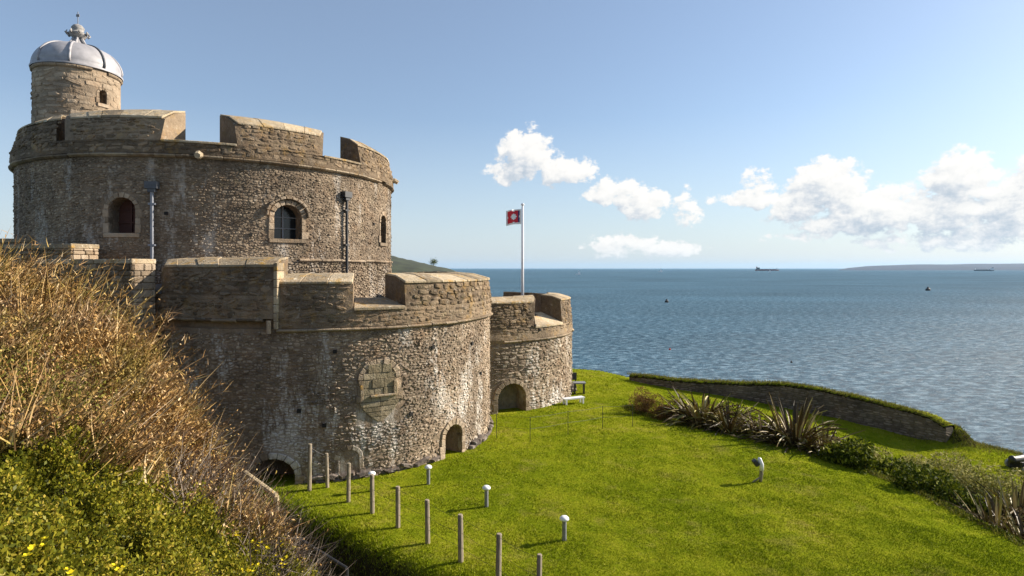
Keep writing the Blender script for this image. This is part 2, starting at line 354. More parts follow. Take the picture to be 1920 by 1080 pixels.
def poly_sd(x, y, poly):
    """distance outside the polygon (positive outside)"""
    d = np.full(x.shape, 1e9); ins = np.zeros(x.shape, bool); n = len(poly)
    for i in range(n):
        a = poly[i]; b2 = poly[(i+1) % n]; ex, ey = b2-a; wx = x-a[0]; wy = y-a[1]
        tt = np.clip((wx*ex+wy*ey)/(ex*ex+ey*ey), 0, 1); d = np.minimum(d, np.hypot(wx-ex*tt, wy-ey*tt))
        c = ((a[1] > y) != (b2[1] > y)) & (x < (b2[0]-a[0])*(y-a[1])/((b2[1]-a[1]) if abs(b2[1]-a[1]) > 1e-9 else 1e-9)+a[0]); ins ^= c
    return np.where(ins, -d, d)
def vnoise(x, y, s, seed=0):
    """cheap smooth noise from sines"""
    r = np.random.RandomState(seed); o = np.zeros(np.shape(x))
    for k in range(6):
        a = r.uniform(0, 6.28); f = s*r.uniform(.6, 1.7); o += np.sin((x*np.cos(a)+y*np.sin(a))*f+r.uniform(0, 6.28))
    return o/6
def lawn_s(x, y): return -.64*(x+2.2)-.77*(y-13.2)
def hlawn(x, y):
    x = np.asarray(x, float); y = np.asarray(y, float)
    zu = -6.62-.024*(y-13)+.05*vnoise(x, y, .5, 1)
    zt = -7.45-.62*sstep(11, 18, x)-.10*np.maximum(x-20, 0)+.06*vnoise(x, y, .8, 2)+.03*np.minimum(y-25, 0)*0
    wdt = 1.1+6.2*sstep(26.5, 33, y); xc = np.interp(y, XC_Y, XC_X)
    a = sstep(0, 1, (x-xc)/wdt); z = zu*(1-a)+zt*a
    rn = xc-x; z = z-.22*np.where(rn > 0, np.exp(-(rn/1.6)**2), 1)*(1-sstep(26, 31, y))     # rounded shoulder of the terrace
    s = lawn_s(x, y)+.12*vnoise(x, y, 1.3, 3); dr = np.where(s > -.25, (s+.25)**2*1.1, 0); dr = np.where(s > .35, .396+(s-.35)*1.35, dr); z = z-np.minimum(dr, 3.3+.15*vnoise(x, y, .9, 5))
    md = np.exp(-(((x-20.75)/.75)**2+((y-27.5)/.8)**2)); z = z+.95*md                # grassy mound at the wall's end
    sd = poly_sd(x, y, EDGE); z = z-np.where(sd > 0, np.minimum(sd*2.2, 26), 0)
    return z
def hl(x, y): return float(hlawn(np.array([x]), np.array([y]))[0])
def ghit(px, py, d0=8., d1=60.):
    dd = np.linspace(d0, d1, 6000); gx = (px-960)/F*dd; rz = (HY-py)/F*dd; gz = hlawn(gx, dd); k = np.argmax(gz >= rz)
    return Vector((gx[k], dd[k], gz[k]))
def grid(xs, ys, hf, name, m, kind='structure', smooth=True):
    X, Y = np.meshgrid(xs, ys); Z = hf(X, Y); V = np.stack([X, Y, Z], -1).reshape(-1, 3); nx, ny = len(xs), len(ys)
    i = (np.arange(ny-1)[:, None]*nx+np.arange(nx-1)[None]).ravel(); Fc = np.stack([i, i+1, i+1+nx, i+nx], 1)
    o = link(name, npmesh(V, Fc, name=name), m, smooth=smooth); o['kind'] = kind; return o
ys = np.concatenate([np.arange(7, 46, .22), np.arange(46, 75, 1.0)]); xs = np.concatenate([np.arange(-45, -12, 1.0), np.arange(-12, 26, .22), np.arange(26, 60, 1.0)])
grid(xs, ys, hlawn, 'lawn', M['grass'])

# bank beside the viewer: thin-plate spline through measured points
def tps(pts, lam=.02):
    A = np.array(pts, float); n = len(A); D = np.hypot(A[:, None, 0]-A[None, :, 0], A[:, None, 1]-A[None, :, 1])
    K = np.where(D > 0, D*D*np.log(D+1e-12), 0)+lam*np.eye(n); Q = np.c_[np.ones(n), A[:, :2]]
    S = np.block([[K, Q], [Q.T, np.zeros((3, 3))]]); wv = np.linalg.solve(S, np.r_[A[:, 2], 0, 0, 0])
    def f(x, y):
        x = np.asarray(x, float); y = np.asarray(y, float); o = wv[n]+wv[n+1]*x+wv[n+2]*y
        for i in range(n):
            r2 = (x-A[i, 0])**2+(y-A[i, 1])**2+1e-12; o = o+wv[i]*r2*.5*np.log(r2)
        return o
    return f
BK = [(0,590,9.5),(80,585,9.3),(170,605,9.2),(250,650,9.0),(325,750,8.7),(360,835,8.4),(395,900,8.2),(470,950,8.0),(520,1005,7.6),(590,1090,7.0),
      (0,1080,3.0),(300,1080,4.4),(0,800,5.2),(200,800,6.0),(480,1080,5.8),(300,900,6.4),(100,650,7.2),(200,700,7.3),(0,950,4.0)]
bpts = [tuple(P(*q)) for q in BK]+[(-11,5,.3),(-11,10,.6),(-12,13,-.6),(-8.5,12,-2.2),(-6,11,-4.5),(-4.2,10.2,-6.5),(-2.5,8.8,-7.0),(-.6,7.2,-7.0),(1,5,-6.0),(1.5,3,-4.0),(0,0,-1.7),(-2,1,-1.5),(-5,1,-.9),(-10,0,.2),(-5.5,12.5,-7.5),(-10,14.5,-4.5),(-1.5,6.1,-5.2)]
hbank_raw = tps(bpts)
def hbank(x, y): return np.maximum(hbank_raw(x, y)-.28, -10)
grid(np.arange(-16, 3.4, .2), np.arange(-1, 16.4, .2), hbank, 'bank', M['bank'])
# sea
me = mesh([(-90000, -200, -28), (90000, -200, -28), (90000, 90000, -28), (-90000, 90000, -28)], [(0, 1, 2, 3)]); o = link('sea', me, M['sea']); o['kind'] = 'structure'

# distant land
def ridge(name, prof, depth, thick, m, ns, amp, label=None):
    """prof: (px, py) skyline; solid hill with a front and a back slope"""
    a = np.array(prof, float); n = 220; q = np.linspace(a[0, 0], a[-1, 0], n); top = np.interp(q, a[:, 0], a[:, 1]); rows = 14
    V = []
    for j in range(rows):
        u = j/(rows-1); hfac = math.sin(u*math.pi)**.7 if 0 < u < 1 else 0
        for i in range(n):
            d = depth+thick*(u-.5)
            zt = (HY-top[i])/F*depth; base = -29.0; z = base+(zt-base)*hfac; z += amp*float(vnoise(np.array(q[i]*ns), np.array(u*20), 1., 7))*hfac
            V.append(((q[i]-960)/F*d, d, z))
    Fc = [(j*n+i, j*n+i+1, (j+1)*n+i+1, (j+1)*n+i) for j in range(rows-1) for i in range(n-1)]
    o = link(name, mesh(V, Fc), m, smooth=True); o['kind'] = 'structure'; return o
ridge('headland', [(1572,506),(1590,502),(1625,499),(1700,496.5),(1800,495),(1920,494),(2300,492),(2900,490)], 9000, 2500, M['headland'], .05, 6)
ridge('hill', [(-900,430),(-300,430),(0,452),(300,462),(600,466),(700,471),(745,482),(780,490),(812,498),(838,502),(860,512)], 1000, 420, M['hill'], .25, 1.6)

# ------------------------------------------------------------------ castle helpers
class Tower:
    def __init__(s, D, deg, R): a = math.radians(deg); s.c = Vector((D*math.sin(a), D*math.cos(a), 0)); s.R = R
    def th(s, px, R=None):
        R = R or s.R; d = Vector(((px-960)/F, 1, 0)).normalized(); b2 = d.dot(s.c); disc = b2*b2-(s.c.dot(s.c)-R*R)
        q = d*(b2-math.sqrt(max(disc, 0))); v = q-s.c; return math.atan2(v.y, v.x)
    def pt(s, th, r, z): return Vector((s.c.x+r*math.cos(th), s.c.y+r*math.sin(th), z))
    def z(s, px, py, R=None):
        th = s.th(px, R); q = s.pt(th, R or s.R, 0); return (HY-py)/F*q.y
    def facing(s, th, r=None):
        q = s.pt(th, r or s.R, 0); n = Vector((math.cos(th), math.sin(th), 0)); return n.dot(-q.normalized())
def arch_outline(wd, z0, z1, rise, n=9):
    """half-elliptic arch outline in (x, z)"""
    pts = [(-wd/2, z0), (wd/2, z0)]
    for i in range(n+1):
        a = math.pi*i/n; pts.append((wd/2*math.cos(a), z1-rise+rise*math.sin(a)))
    return pts
def cutter(tw, th, wd, z0, z1, rise, r0, r1, splay=1.0):
    pts = arch_outline(wd, z0, z1, rise); n = Vector((math.cos(th), math.sin(th), 0)); tn = Vector((-n.y, n.x, 0)); zc = (z0+z1)/2; v = []
    for r, k in ((r0, splay), (r1, 1.0)):
        for x, z in pts: v.append(tw.c+n*r+tn*x*k+Vector((0, 0, zc+(z-zc)*k)))
    m = len(pts); f = [tuple(range(m))[::-1], tuple(range(m, 2*m))]+[(i, (i+1) % m, m+(i+1) % m, m+i) for i in range(m)]
    o = bpy.data.objects.new('cutter', mesh(v, f)); C.objects.link(o)
    bm_fix(o.data); return o
import bmesh
def bm_fix(me):
    bm = bmesh.new(); bm.from_mesh(me); bmesh.ops.recalc_face_normals(bm, faces=bm.faces); bm.to_mesh(me); bm.free()
def carve(me, cutters):
    bm_fix(me); o = bpy.data.objects.new('tmp', me); C.objects.link(o)
    for c in cutters:
        md = o.modifiers.new('b', 'BOOLEAN'); md.operation = 'DIFFERENCE'; md.solver = 'EXACT'; md.object = c
    dg = bpy.context.evaluated_depsgraph_get(); dg.update(); r = bpy.data.meshes.new_from_object(o.evaluated_get(dg))
    bpy.data.objects.remove(o)
    for c in cutters: bpy.data.objects.remove(c)
    r.materials.clear(); return r
def drum(tw, R, z0, z1, n=128, cap=True, ir=None):
    v = []; f = []
    for z in (z0, z1):
        for j in range(n): a = 2*math.pi*j/n; v.append(tw.pt(a, R, z))
    f = [(j, (j+1) % n, n+(j+1) % n, n+j) for j in range(n)]+[tuple(range(n))[::-1], tuple(range(n, 2*n))]
    return mesh(v, f)
UNIT = []
_r = random.Random(5)
for k in range(14):       # rubble stone shapes: x along the wall, y outwards, z up
    v = [];
    m = 6 if k % 2 else 5
    base = []
    for j in range(m):
        a = 2*math.pi*(j+.5)/m+_r.uniform(-.25, .25); cx, cz = math.cos(a), math.sin(a); q = max(abs(cx), abs(cz)); base.append((cx/q*.5*_r.uniform(.86, 1), cz/q*.5*_r.uniform(.86, 1)))
    v = [(x, -.6, z) for x, z in base]+[(x*.97, .45+_r.uniform(-.2, .2), z*.95) for x, z in base]+[(x*_r.uniform(.6, .8), 1.0+_r.uniform(-.25, .25), z*_r.uniform(.55, .8)) for x, z in base]
    f = []
    for L in (0, 1):
        for j in range(m): f.append((L*m+j, L*m+(j+1) % m, (L+1)*m+(j+1) % m, (L+1)*m+j))
    f.append(tuple(range(2*m, 3*m))); UNIT.append((v, f))
UM = {}
def unit_mesh(k, m):
    if (k, m.name) not in UM:
        me = mesh(*UNIT[k], name='stone'); me.materials.append(m); UM[(k, m.name)] = me
    return UM[(k, m.name)]
def rubble(tw, th0, th1, z0, z1, Rf, skip, seed, rows=(.09, .19), ws=(.16, .50), gap=.014, dep=(.012, .055), big=.04):
    """list of stones (th, z, w, h, depth)"""
    r = random.Random(seed); out = []; z = z0
    while z < z1-.03:
        rh = min(r.uniform(*rows), z1-z); R = Rf(z); th = th0-r.uniform(0, .03)
        while th < th1:
            wv = r.uniform(*ws)*(1.25 if r.random() < big*3 else 1)*(.7+rh*2.5); dth = wv/R; tc = th+dth/2; hh = rh*r.uniform(.6, 1.25)
            if tc-dth/2 > th0-.004 and tc+dth/2 < th1+.01:
                zc = z+rh/2+r.uniform(-.035, .035)+.03*math.sin(tc*R*1.1+z*3)
                if not any(abs((tc-so[0])*R) < so[1]/2+wv/2-.03 and so[2]-hh/2 < zc < so[3]+hh/2 and
                           (zc < so[3]-so[4] or ((tc-so[0])*R/(so[1]/2+wv/2))**2+((zc-so[3]+so[4])/(so[4]+hh/2))**2 < 1) for so in skip):
                    out.append((tc, zc, wv-gap, hh-gap, r.uniform(*dep)+(.03 if r.random() < .04 else 0)))
            th += dth
        z += rh
    return out
def emit(tw, Rf, stones, m, parent, seed, nsolo=300, name='rubble'):
    """largest visible stones as parts, the rest joined"""
    r = random.Random(seed); sc = []
    for i, (th, z, wv, hh, dp) in enumerate(stones):
        q = tw.pt(th, Rf(z), z); fc = tw.facing(th, Rf(z)); d = q.length; vis = fc > .08 and (q.x/q.y > -.90) and not hidden(q)
        sc.append((wv*hh*fc/(d*d) if vis else -1, i))
    sc.sort(reverse=True); solo = {i for s, i in sc[:nsolo] if s > 0}
    V = []; T = []; Fq = []; base = 0; faces = []
    for i, (th, z, wv, hh, dp) in enumerate(stones):
        n = Vector((math.cos(th), math.sin(th), 0)); tn = Vector((-n.y, n.x, 0)); q = tw.pt(th, Rf(z), z); k = r.randrange(14); fl = r.choice((-1, 1)); tilt = r.gauss(0, .16)
        if i in solo:
            o = bpy.data.objects.new('stone', unit_mesh(k, m)); C.objects.link(o); o.parent = parent
            up = Vector((0, 0, 1))*math.cos(tilt)+tn*math.sin(tilt); tx = tn*math.cos(tilt)-Vector((0, 0, 1))*math.sin(tilt)
            mt = Matrix(((tx.x*wv, n.x*dp, up.x*hh, 0), (tx.y*wv, n.y*dp, up.y*hh, 0), (tx.z*wv, n.z*dp, up.z*hh, 0), (0, 0, 0, 1)))
            # rotation + scale only (axes stay orthogonal)
            rot = Matrix((tx*-1, n, up)).transposed() if False else Matrix((tx, n, up)).transposed()
            if rot.determinant() < 0: rot = Matrix((-tx, n, up)).transposed()
            o.rotation_mode = 'QUATERNION'; o.rotation_quaternion = rot.to_quaternion(); o.scale = (wv, dp, hh); o.location = q-wloc(parent)
        else:
            uv, uf = UNIT[k]; tone = r.random()
            for x, y, zz in uv:
                V.append(q+tn*(x*wv*fl)+n*(y*dp)+Vector((0, 0, zz*hh+x*fl*wv*tilt))); T.append(tone)
            for f in uf: faces.append(tuple(base+a for a in f))
            base += len(uv)
    me = mesh(V, faces, name); a = me.attributes.new('tone', 'FLOAT', 'POINT'); a.data.foreach_set('value', T)
    bm_fix(me) if False else None
    o = link(name, me, m, parent); o['kind'] = 'stuff'; return o
def hidden(q):
    px = 960+q.x/q.y*F; py = HY-q.z/q.y*F
    ol = [(0,490),(170,520),(250,580),(330,680),(370,760),(400,850),(470,900),(520,960)]
    for (x0, y0), (x1, y1) in zip(ol, ol[1:]):
        if x0 <= px < x1: return py > y0+(y1-y0)*(px-x0)/(x1-x0)
    return False
def arcblock(tw, th0, th1, prof, n=3, thi=None, jit=0, r=None):
    """solid block swept round the tower; prof = (r, z) closed outline; thi = (th0, th1) at the innermost radius"""
    ro = max(q[0] for q in prof); ri = min(q[0] for q in prof); v = []; m = len(prof); r = r or random
    jj = [r.uniform(-jit, jit) for _ in prof]
    for i in range(n+1):
        u = i/n
        for (rr, z), ja in zip(prof, jj):
            k = (ro-rr)/(ro-ri) if thi else 0; a0 = th0+((thi[0]-th0)*k if thi else 0); a1 = th1+((thi[1]-th1)*k if thi else 0)
            v.append(tw.pt(a0+(a1-a0)*u, rr+ja, z+ja))
    f = [(i*m+j, i*m+(j+1) % m, (i+1)*m+(j+1) % m, (i+1)*m+j) for i in range(n) for j in range(m)]
    f += [tuple(range(m))[::-1], tuple(n*m+j for j in range(m))]
    me = mesh(v, f); bm_fix(me); return me
def bevel(o, wd=.02, seg=1):
    md = o.modifiers.new('bevel', 'BEVEL'); md.width = wd; md.segments = seg; md.limit_method = 'ANGLE'; return o
def string_course(tw, th0, th1, R, z, h, out, parent, m, seed, ln=.75, name='string_course_stone'):
    r = random.Random(seed); th = th0
    while th < th1-.01:
        a = min(th1, th+r.uniform(.75, 1.3)*ln/R); o_ = out+r.uniform(-.02, .02); dz = r.uniform(-.012, .012)
        me = arcblock(tw, th+.006/R, a-.006/R, [(R-.15, z-h/2+dz), (R+o_*.5, z-h/2+dz), (R+o_, z-h*.15+dz), (R+o_, z+h*.2+dz), (R+o_*.35, z+h/2+dz), (R-.15, z+h/2+dz)], 2)
        if r.random() > .04: bevel(link(name, me, m, parent), .012)
        th = a
def merlon(tw, parent, tho, thi, rb, rt, ri, zb, zo, zi, seed, m=None, mc=None, cope=True, topspl=0.0, stones=True):
    """merlon with splayed cheeks and a top sloping outwards, carrying coping stones"""
    m = m or M['parapet']; mc = mc or M['coping']; zm = zo+(zi-zo)*.55; rm = rt+(ri-rt)*.45
    prof = [(rb, zb), (rt, zo), (rm, zm+.05), (ri, zi), (ri, zb)]
    me = arcblock(tw, tho[0], tho[1], prof, 10, thi=thi); o = link('merlon', me, m, parent)
    r = random.Random(seed)
    if cope:
        L = (tho[1]-tho[0])*rt; nn = max(1, round(abs(L)/.8)); e = [0]+[(i+r.uniform(-.15, .15))/nn for i in range(1, nn)]+[1]
        for i in range(nn):
            def lr(k, a): return (tho[0]+(tho[1]-tho[0])*a) if k == 0 else (thi[0]+(thi[1]-thi[0])*a)
            g0 = .004; th_ = .075+r.uniform(-.015, .02); ov = .045+r.uniform(-.015, .02)
            me = arcblock(tw, lr(0, e[i])+g0/rt, lr(0, e[i+1])-g0/rt, [(rt+ov, zo-.01), (rt+ov, zo+th_), (rm, zm+.052+th_), (ri-.02, zi+th_), (ri-.02, zi+.003), (rm, zm+.056)], 2, thi=(lr(1, e[i])+g0/rt, lr(1, e[i+1])-g0/rt))
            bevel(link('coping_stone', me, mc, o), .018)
    if stones:
        Rf = lambda z: rb+(rt-rb)*min(1, max(0, (z-zb)/(zo-zb)))
        st = rubble(tw, tho[0]+.01, tho[1]-.01, zb+.02, zo-.03, Rf, [], seed, rows=(.10, .2), ws=(.16, .42), dep=(.012, .045))
        emit(tw, Rf, st, m, o, seed, nsolo=60)
    return o
def arch_ring(tw, th, wd, z0, z1, rise, parent, m, seed, bw=.2, out=.05, R=None, nv=9, jambs=True, sill=True, name='voussoir'):
    R = R or tw.R; r = random.Random(seed); n = Vector((math.cos(th), math.sin(th), 0)); tn = Vector((-n.y, n.x, 0))
    def blk(pts, nm, dr=.0):
        pts = [tw.c+tn*x+Vector((0, 0, z))+n*math.sqrt(max(R*R-x*x, 0)) for x, z in pts]; a = [q-n*.25 for q in pts]; b2 = [q+n*(out+dr) for q in pts]; k = len(pts)
        me = mesh(a+b2, [tuple(range(k))[::-1], tuple(range(k, 2*k))]+[(i, (i+1) % k, k+(i+1) % k, k+i) for i in range(k)]); bm_fix(me); bevel(link(nm, me, m, parent), .012)
    zc = z1-rise
    for i in range(nv):
        a0 = math.pi*i/nv+.02; a1 = math.pi*(i+1)/nv-.02; w2 = wd/2; e = bw+r.uniform(-.02, .03)
        blk([(w2*math.cos(a0), zc+rise*math.sin(a0)), ((w2+e)*math.cos(a0), zc+(rise+e)*math.sin(a0)), ((w2+e)*math.cos(a1), zc+(rise+e)*math.sin(a1)), (w2*math.cos(a1), zc+rise*math.sin(a1))], name, r.uniform(-.01, .02))
    if jambs:
        for sgn in (-1, 1):
            z = z0
            while z < zc-.02:
                hh = min(r.uniform(.22, .38), zc-z); e = bw*r.uniform(.8, 1.5); x0 = sgn*wd/2; x1 = sgn*(wd/2+e); blk([(x0, z+.008), (x1, z+.008), (x1, z+hh), (x0, z+hh)], 'jamb_stone', r.uniform(-.01, .015)); z += hh
    if sill: blk([(-wd/2-bw, z0-.16), (wd/2+bw, z0-.16), (wd/2+bw, z0), (-wd/2-bw, z0)], 'sill', .05)

KEEP = Tower(34, -26, 8.4); BAST = Tower(26.3, -17.2, 6.8); FAR = Tower(34.5, -5.5, 6.75); TUR = Tower(35, -36.5, 1.71)
TAU = 2*math.pi

# ------------------------------------------------------------------ keep
keep = empty('round_keep', (KEEP.c.x, KEEP.c.y, -8), 'tall round stone keep with three arched windows and wide battlements, behind the nearest bastion', 'castle tower')
k1, k2, k3 = KEEP.th(228), KEEP.th(540), KEEP.th(718)
KO = [(k1, 1.0, 1.33, 2.68, .45), (k2, 1.15, 1.21, 2.62, .5), (k3, .85, 1.28, 2.68, .40)]
cs = [cutter(KEEP, a, wd, z0, z1, rs, KEEP.R-.75, KEEP.R+.6) for a, wd, z0, z1, rs in KO]
link('wall', carve(drum(KEEP, KEEP.R, -8, 4.25), cs), M['mortar'], keep)
Z1 = 4.30
th_l, th_r = -math.pi+.02, .9
Rk = lambda z: KEEP.R+(.03 if z < .3 else 0)
sk = [(a, wd+.5, z0-.16, z1+.22, rs+.22) for a, wd, z0, z1, rs in KO]
emit(KEEP, Rk, rubble(KEEP, th_l, th_r, -1.6, 4.2, Rk, sk, 11, rows=(.055, .115), ws=(.08, .23), dep=(.006, .036)), M['stone'], keep, 12, 300, 'rubble_facing')
string_course(KEEP, th_l, th_r, KEEP.R, Z1, .15, .20, keep, M['string'], 13)
string_course(KEEP, KEEP.th(560), th_r, KEEP.R, .33, .13, .13, keep, M['dressed'], 14, ln=.6)
# parapet band between string course and sills
RB, RT, RI = KEEP.R+.16, KEEP.R-.12, KEEP.R-1.35
link('parapet', arcblock(KEEP, -math.pi, math.pi-.001, [(RB, 4.36), (RB-.04, 4.86), (RI, 5.08), (RI, 4.2)], 120), M['parapet'], keep)
Rp = lambda z: RB-.02
emit(KEEP, Rp, rubble(KEEP, th_l, th_r, 4.42, 4.82, Rp, [], 15, dep=(.008, .03)), M['parapet'], keep, 16, 60, 'parapet_rubble')
kt = lambda px: KEEP.th(px, RB); ki = lambda px: KEEP.th(px, RI)
kr = KEEP.th(760)     # right tangent
MZ = dict(rb=RB-.04, rt=RT, ri=RI, zb=4.84, zo=5.72, zi=6.28)
merlon(KEEP, keep, (-math.pi+.05, kt(103)), (-math.pi+.15, ki(128)), seed=21, **MZ)
merlon(KEEP, keep, (kt(120), kt(300)), (ki(137), ki(348)), seed=22, **MZ)
merlon(KEEP, keep, (kt(446), kt(606)), (ki(412), ki(604)), seed=23, **MZ)
merlon(KEEP, keep, (kt(678), kr+.30), (ki(638), kr+.26), seed=24, **MZ)
merlon(KEEP, keep, (kr+.62, kr+1.2), (kr+.68, kr+1.15), seed=25, **MZ)
for a in (1.2, 1.9, 2.6): merlon(KEEP, keep, (a-.25, a+.25), (a-.2, a+.2), seed=26, stones=False, **MZ)
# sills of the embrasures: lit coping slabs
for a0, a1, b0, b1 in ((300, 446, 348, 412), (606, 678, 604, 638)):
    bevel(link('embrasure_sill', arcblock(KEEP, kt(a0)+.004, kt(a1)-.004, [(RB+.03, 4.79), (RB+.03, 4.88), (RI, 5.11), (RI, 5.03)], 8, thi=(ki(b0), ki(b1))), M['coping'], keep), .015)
link('roof', drum(KEEP, RI+.05, 4.26, 4.40), M['lead_dark'], keep)
for i, (a, wd, z0, z1, rs) in enumerate(KO):
    arch_ring(KEEP, a, wd, z0, z1, rs, keep, M['dressed'], 30+i, bw=.17 if i != 1 else .2, out=.045 if i else .02)
    n = Vector((math.cos(a), math.sin(a), 0)); tn = Vector((-n.y, n.x, 0)); rot = Matrix((tn, n, Vector((0, 0, 1)))).transposed()
    wn = MB(); wn.box(tuple(KEEP.c+n*(KEEP.R-.66)+Vector((0, 0, (z0+z1)/2))), (wd, .04, z1-z0), rot)
    wo = wn.build('window', M['shutter'] if i == 0 else M['dark_glass'], keep)
    fr = MB(); fr.box(tuple(KEEP.c+n*(KEEP.R-.60)+Vector((0, 0, (z0+z1)/2))), (.06, .06, z1-z0), rot); fr.build('mullion', M['grey_metal'] if i else M['shutter'], wo)
    for q in (.33, .66):
        fb = MB(); fb.box(tuple(KEEP.c+n*(KEEP.R-.60)+Vector((0, 0, z0+(z1-z0)*q))), (wd, .05, .04), rot); fb.build('glazing_bar', M['grey_metal'] if i else M['shutter'], wo)
# hood mould over the middle window
a, wd, z0, z1, rs = KO[1]
arch_ring(KEEP, a, wd+.52, z1-.75, z1+.24, rs+.22, keep, M['dressed'], 41, bw=.09, out=.16, nv=11, jambs=False, sill=False, name='hood_mould_stone')
# stone spout under the battlements and a spout on the right
for px, zz, ln in ((375, 4.34, .55), (741, 4.72, .32)):
    a = KEEP.th(px) if px < 700 else KEEP.th(760)-.05; n = Vector((math.cos(a), math.sin(a), 0)); c = KEEP.pt(a, KEEP.R+.1, zz)
    sp = MB(); sp.tube([c-n*.2, c+n*ln*.5, c+n*ln+Vector((0, 0, -.10))], [.16, .14, .11], 7); sp.build('spout', M['coping'], keep)
# put-log sockets: raised near-black boxes stand in for their inner shade
def putlogs(tw, lst, parent, R=None):
    for px, py in lst:
        a = tw.th(px); z = tw.z(px, py); n = Vector((math.cos(a), math.sin(a), 0)); tn = Vector((-n.y, n.x, 0)); rot = Matrix((tn, n, Vector((0, 0, 1)))).transposed()
        s = MB(); c = tw.c+n*((R or tw.R)+.035)+Vector((0, 0, z)); s.box(tuple(c), (.12, .06, .12), rot); s.build('putlog_dark_box', M['socket_shade'], parent)
putlogs(KEEP, [(312,400),(700,420),(470,440)], keep)
putlogs(BAST, [(628,659),(811,651),(884,644),(770,776),(608,797),(900,700)], None or keep) if False else None

# drainpipes with hopper heads
def drain(px, ytop, ybot, label, m, mh):
    a = KEEP.th(px); n = Vector((math.cos(a), math.sin(a), 0)); tn = Vector((-n.y, n.x, 0)); rot = Matrix((tn, n, Vector((0, 0, 1)))).transposed()
    zt, zb = KEEP.z(px, ytop), KEEP.z(px, ybot); c = KEEP.c+n*(KEEP.R+.14); e = empty('drainpipe', tuple(c+Vector((0, 0, zb))), label, 'drainpipe')
    s = MB(); s.tube([c+Vector((0, 0, zb)), c+Vector((0, 0, zt))], .065, 10); s.build('pipe', m, e)
    s = MB(); k0 = c+Vector((0, 0, zt+.16)); s.box(tuple(k0), (.44, .26, .26), rot); s.box(tuple(k0+Vector((0, 0, -.19))), (.26, .18, .14), rot); s.build('hopper_head', mh, e)
    k = 0; z = zt-.55
    while z > zb+.2:
        s = MB(); s.box(tuple(c-n*.02+Vector((0, 0, z))), (.24, .15, .07), rot); s.build('bracket', m, e); z -= 1.55
drain(288, 356, 531, 'pale grey drainpipe with a dark hopper beside the left keep window', M['pipe_grey'], M['lead_dark'])
drain(646, 372, 514, 'black drainpipe on the sunlit side of the keep right of the hooded window', M['dark_iron'], M['dark_iron'])

# ------------------------------------------------------------------ domed turret
tur = empty('stair_turret', (TUR.c.x, TUR.c.y, 4.3), 'small round lookout turret with a ribbed lead dome, rising from the keep roof', 'turret')
tw0 = TUR.th(193); ZE = 9.30
link('wall', carve(drum(TUR, TUR.R, 4.3, ZE, 64), [cutter(TUR, tw0, .34, 7.72, 8.36, .17, TUR.R-.4, TUR.R+.3)]), M['dressed'], tur)
emit(TUR, lambda z: TUR.R, rubble(TUR, -math.pi, .6, 5.2, ZE-.25, lambda z: TUR.R, [(tw0, .5, 7.66, 8.44, .22)], 51, rows=(.22, .30), ws=(.3, .6), dep=(.006, .016), gap=.012), M['dressed'], tur, 52, 200, 'facing')
arch_ring(TUR, tw0, .34, 7.72, 8.36, .17, tur, M['dressed'], 53, bw=.10, out=.03, nv=5)
string_course(TUR, -math.pi, math.pi, TUR.R, ZE-.10, .16, .10, tur, M['dressed'], 54, ln=.7, name='cornice_stone')
RD = TUR.R+.07
prof = [(RD+.03, ZE-.02), (RD+.05, ZE+.04), (RD-.05, ZE+.10)]
for i in range(1, 13):
    u = i/13; prof.append((RD*math.cos(u*math.pi/2*.93)**.80, ZE+.10+1.22*math.sin(u*math.pi/2)**1.0))
prof += [(.36, ZE+1.40), (.26, ZE+1.52), (.20, ZE+1.64), (.17, ZE+1.72)]
s = MB(); s.lathe((TUR.c.x, TUR.c.y, 0), prof, 48); dome = s.build('dome', M['lead'], tur, smooth=True)
for j in range(8):
    a = TUR.th(128, RD)+.02+j*TAU/8; pts = [TUR.pt(a, r_+.012, z_) for r_, z_ in prof[2:]]; s = MB(); s.tube(pts, .055, 6); s.build('rib', M['lead_dark'] if j % 8 in (1,) else M['lead'], dome, smooth=True)
for j in range(24):
    a = TUR.th(128, RD)+.02+(j+.5)*TAU/24
    if j % 3 != 1: pass
fin = [(.17, ZE+1.68), (.22, ZE+1.74), (.36, ZE+1.84), (.40, ZE+1.92), (.30, ZE+2.0), (.20, ZE+2.06), (.26, ZE+2.14), (.27, ZE+2.22), (.18, ZE+2.34), (.05, ZE+2.40), (0, ZE+2.41)]
s = MB(); s.lathe((TUR.c.x, TUR.c.y, 0), fin, 14); fo = s.build('finial', M['finial'], tur, smooth=True)
for j in range(8):
    a = j*TAU/8; c = TUR.pt(a, .40, ZE+1.90); s = MB(); s.tube([c-Vector((0, 0, .08)), c+Vector((math.cos(a)*.07, math.sin(a)*.07, .03)), c+Vector((math.cos(a)*.02, math.sin(a)*.02, .12))], [.05, .06, .03], 6); s.build('finial_leaf', M['finial'], fo, smooth=True)
s = MB(); s.tube([TUR.pt(0, 0, ZE+2.38), TUR.pt(0, 0, ZE+3.0)], .018, 6); s.box(tuple(TUR.pt(0, 0, ZE+2.82)), (.16, .02, .12)); s.build('vane_rod', M['grey_metal'], tur)

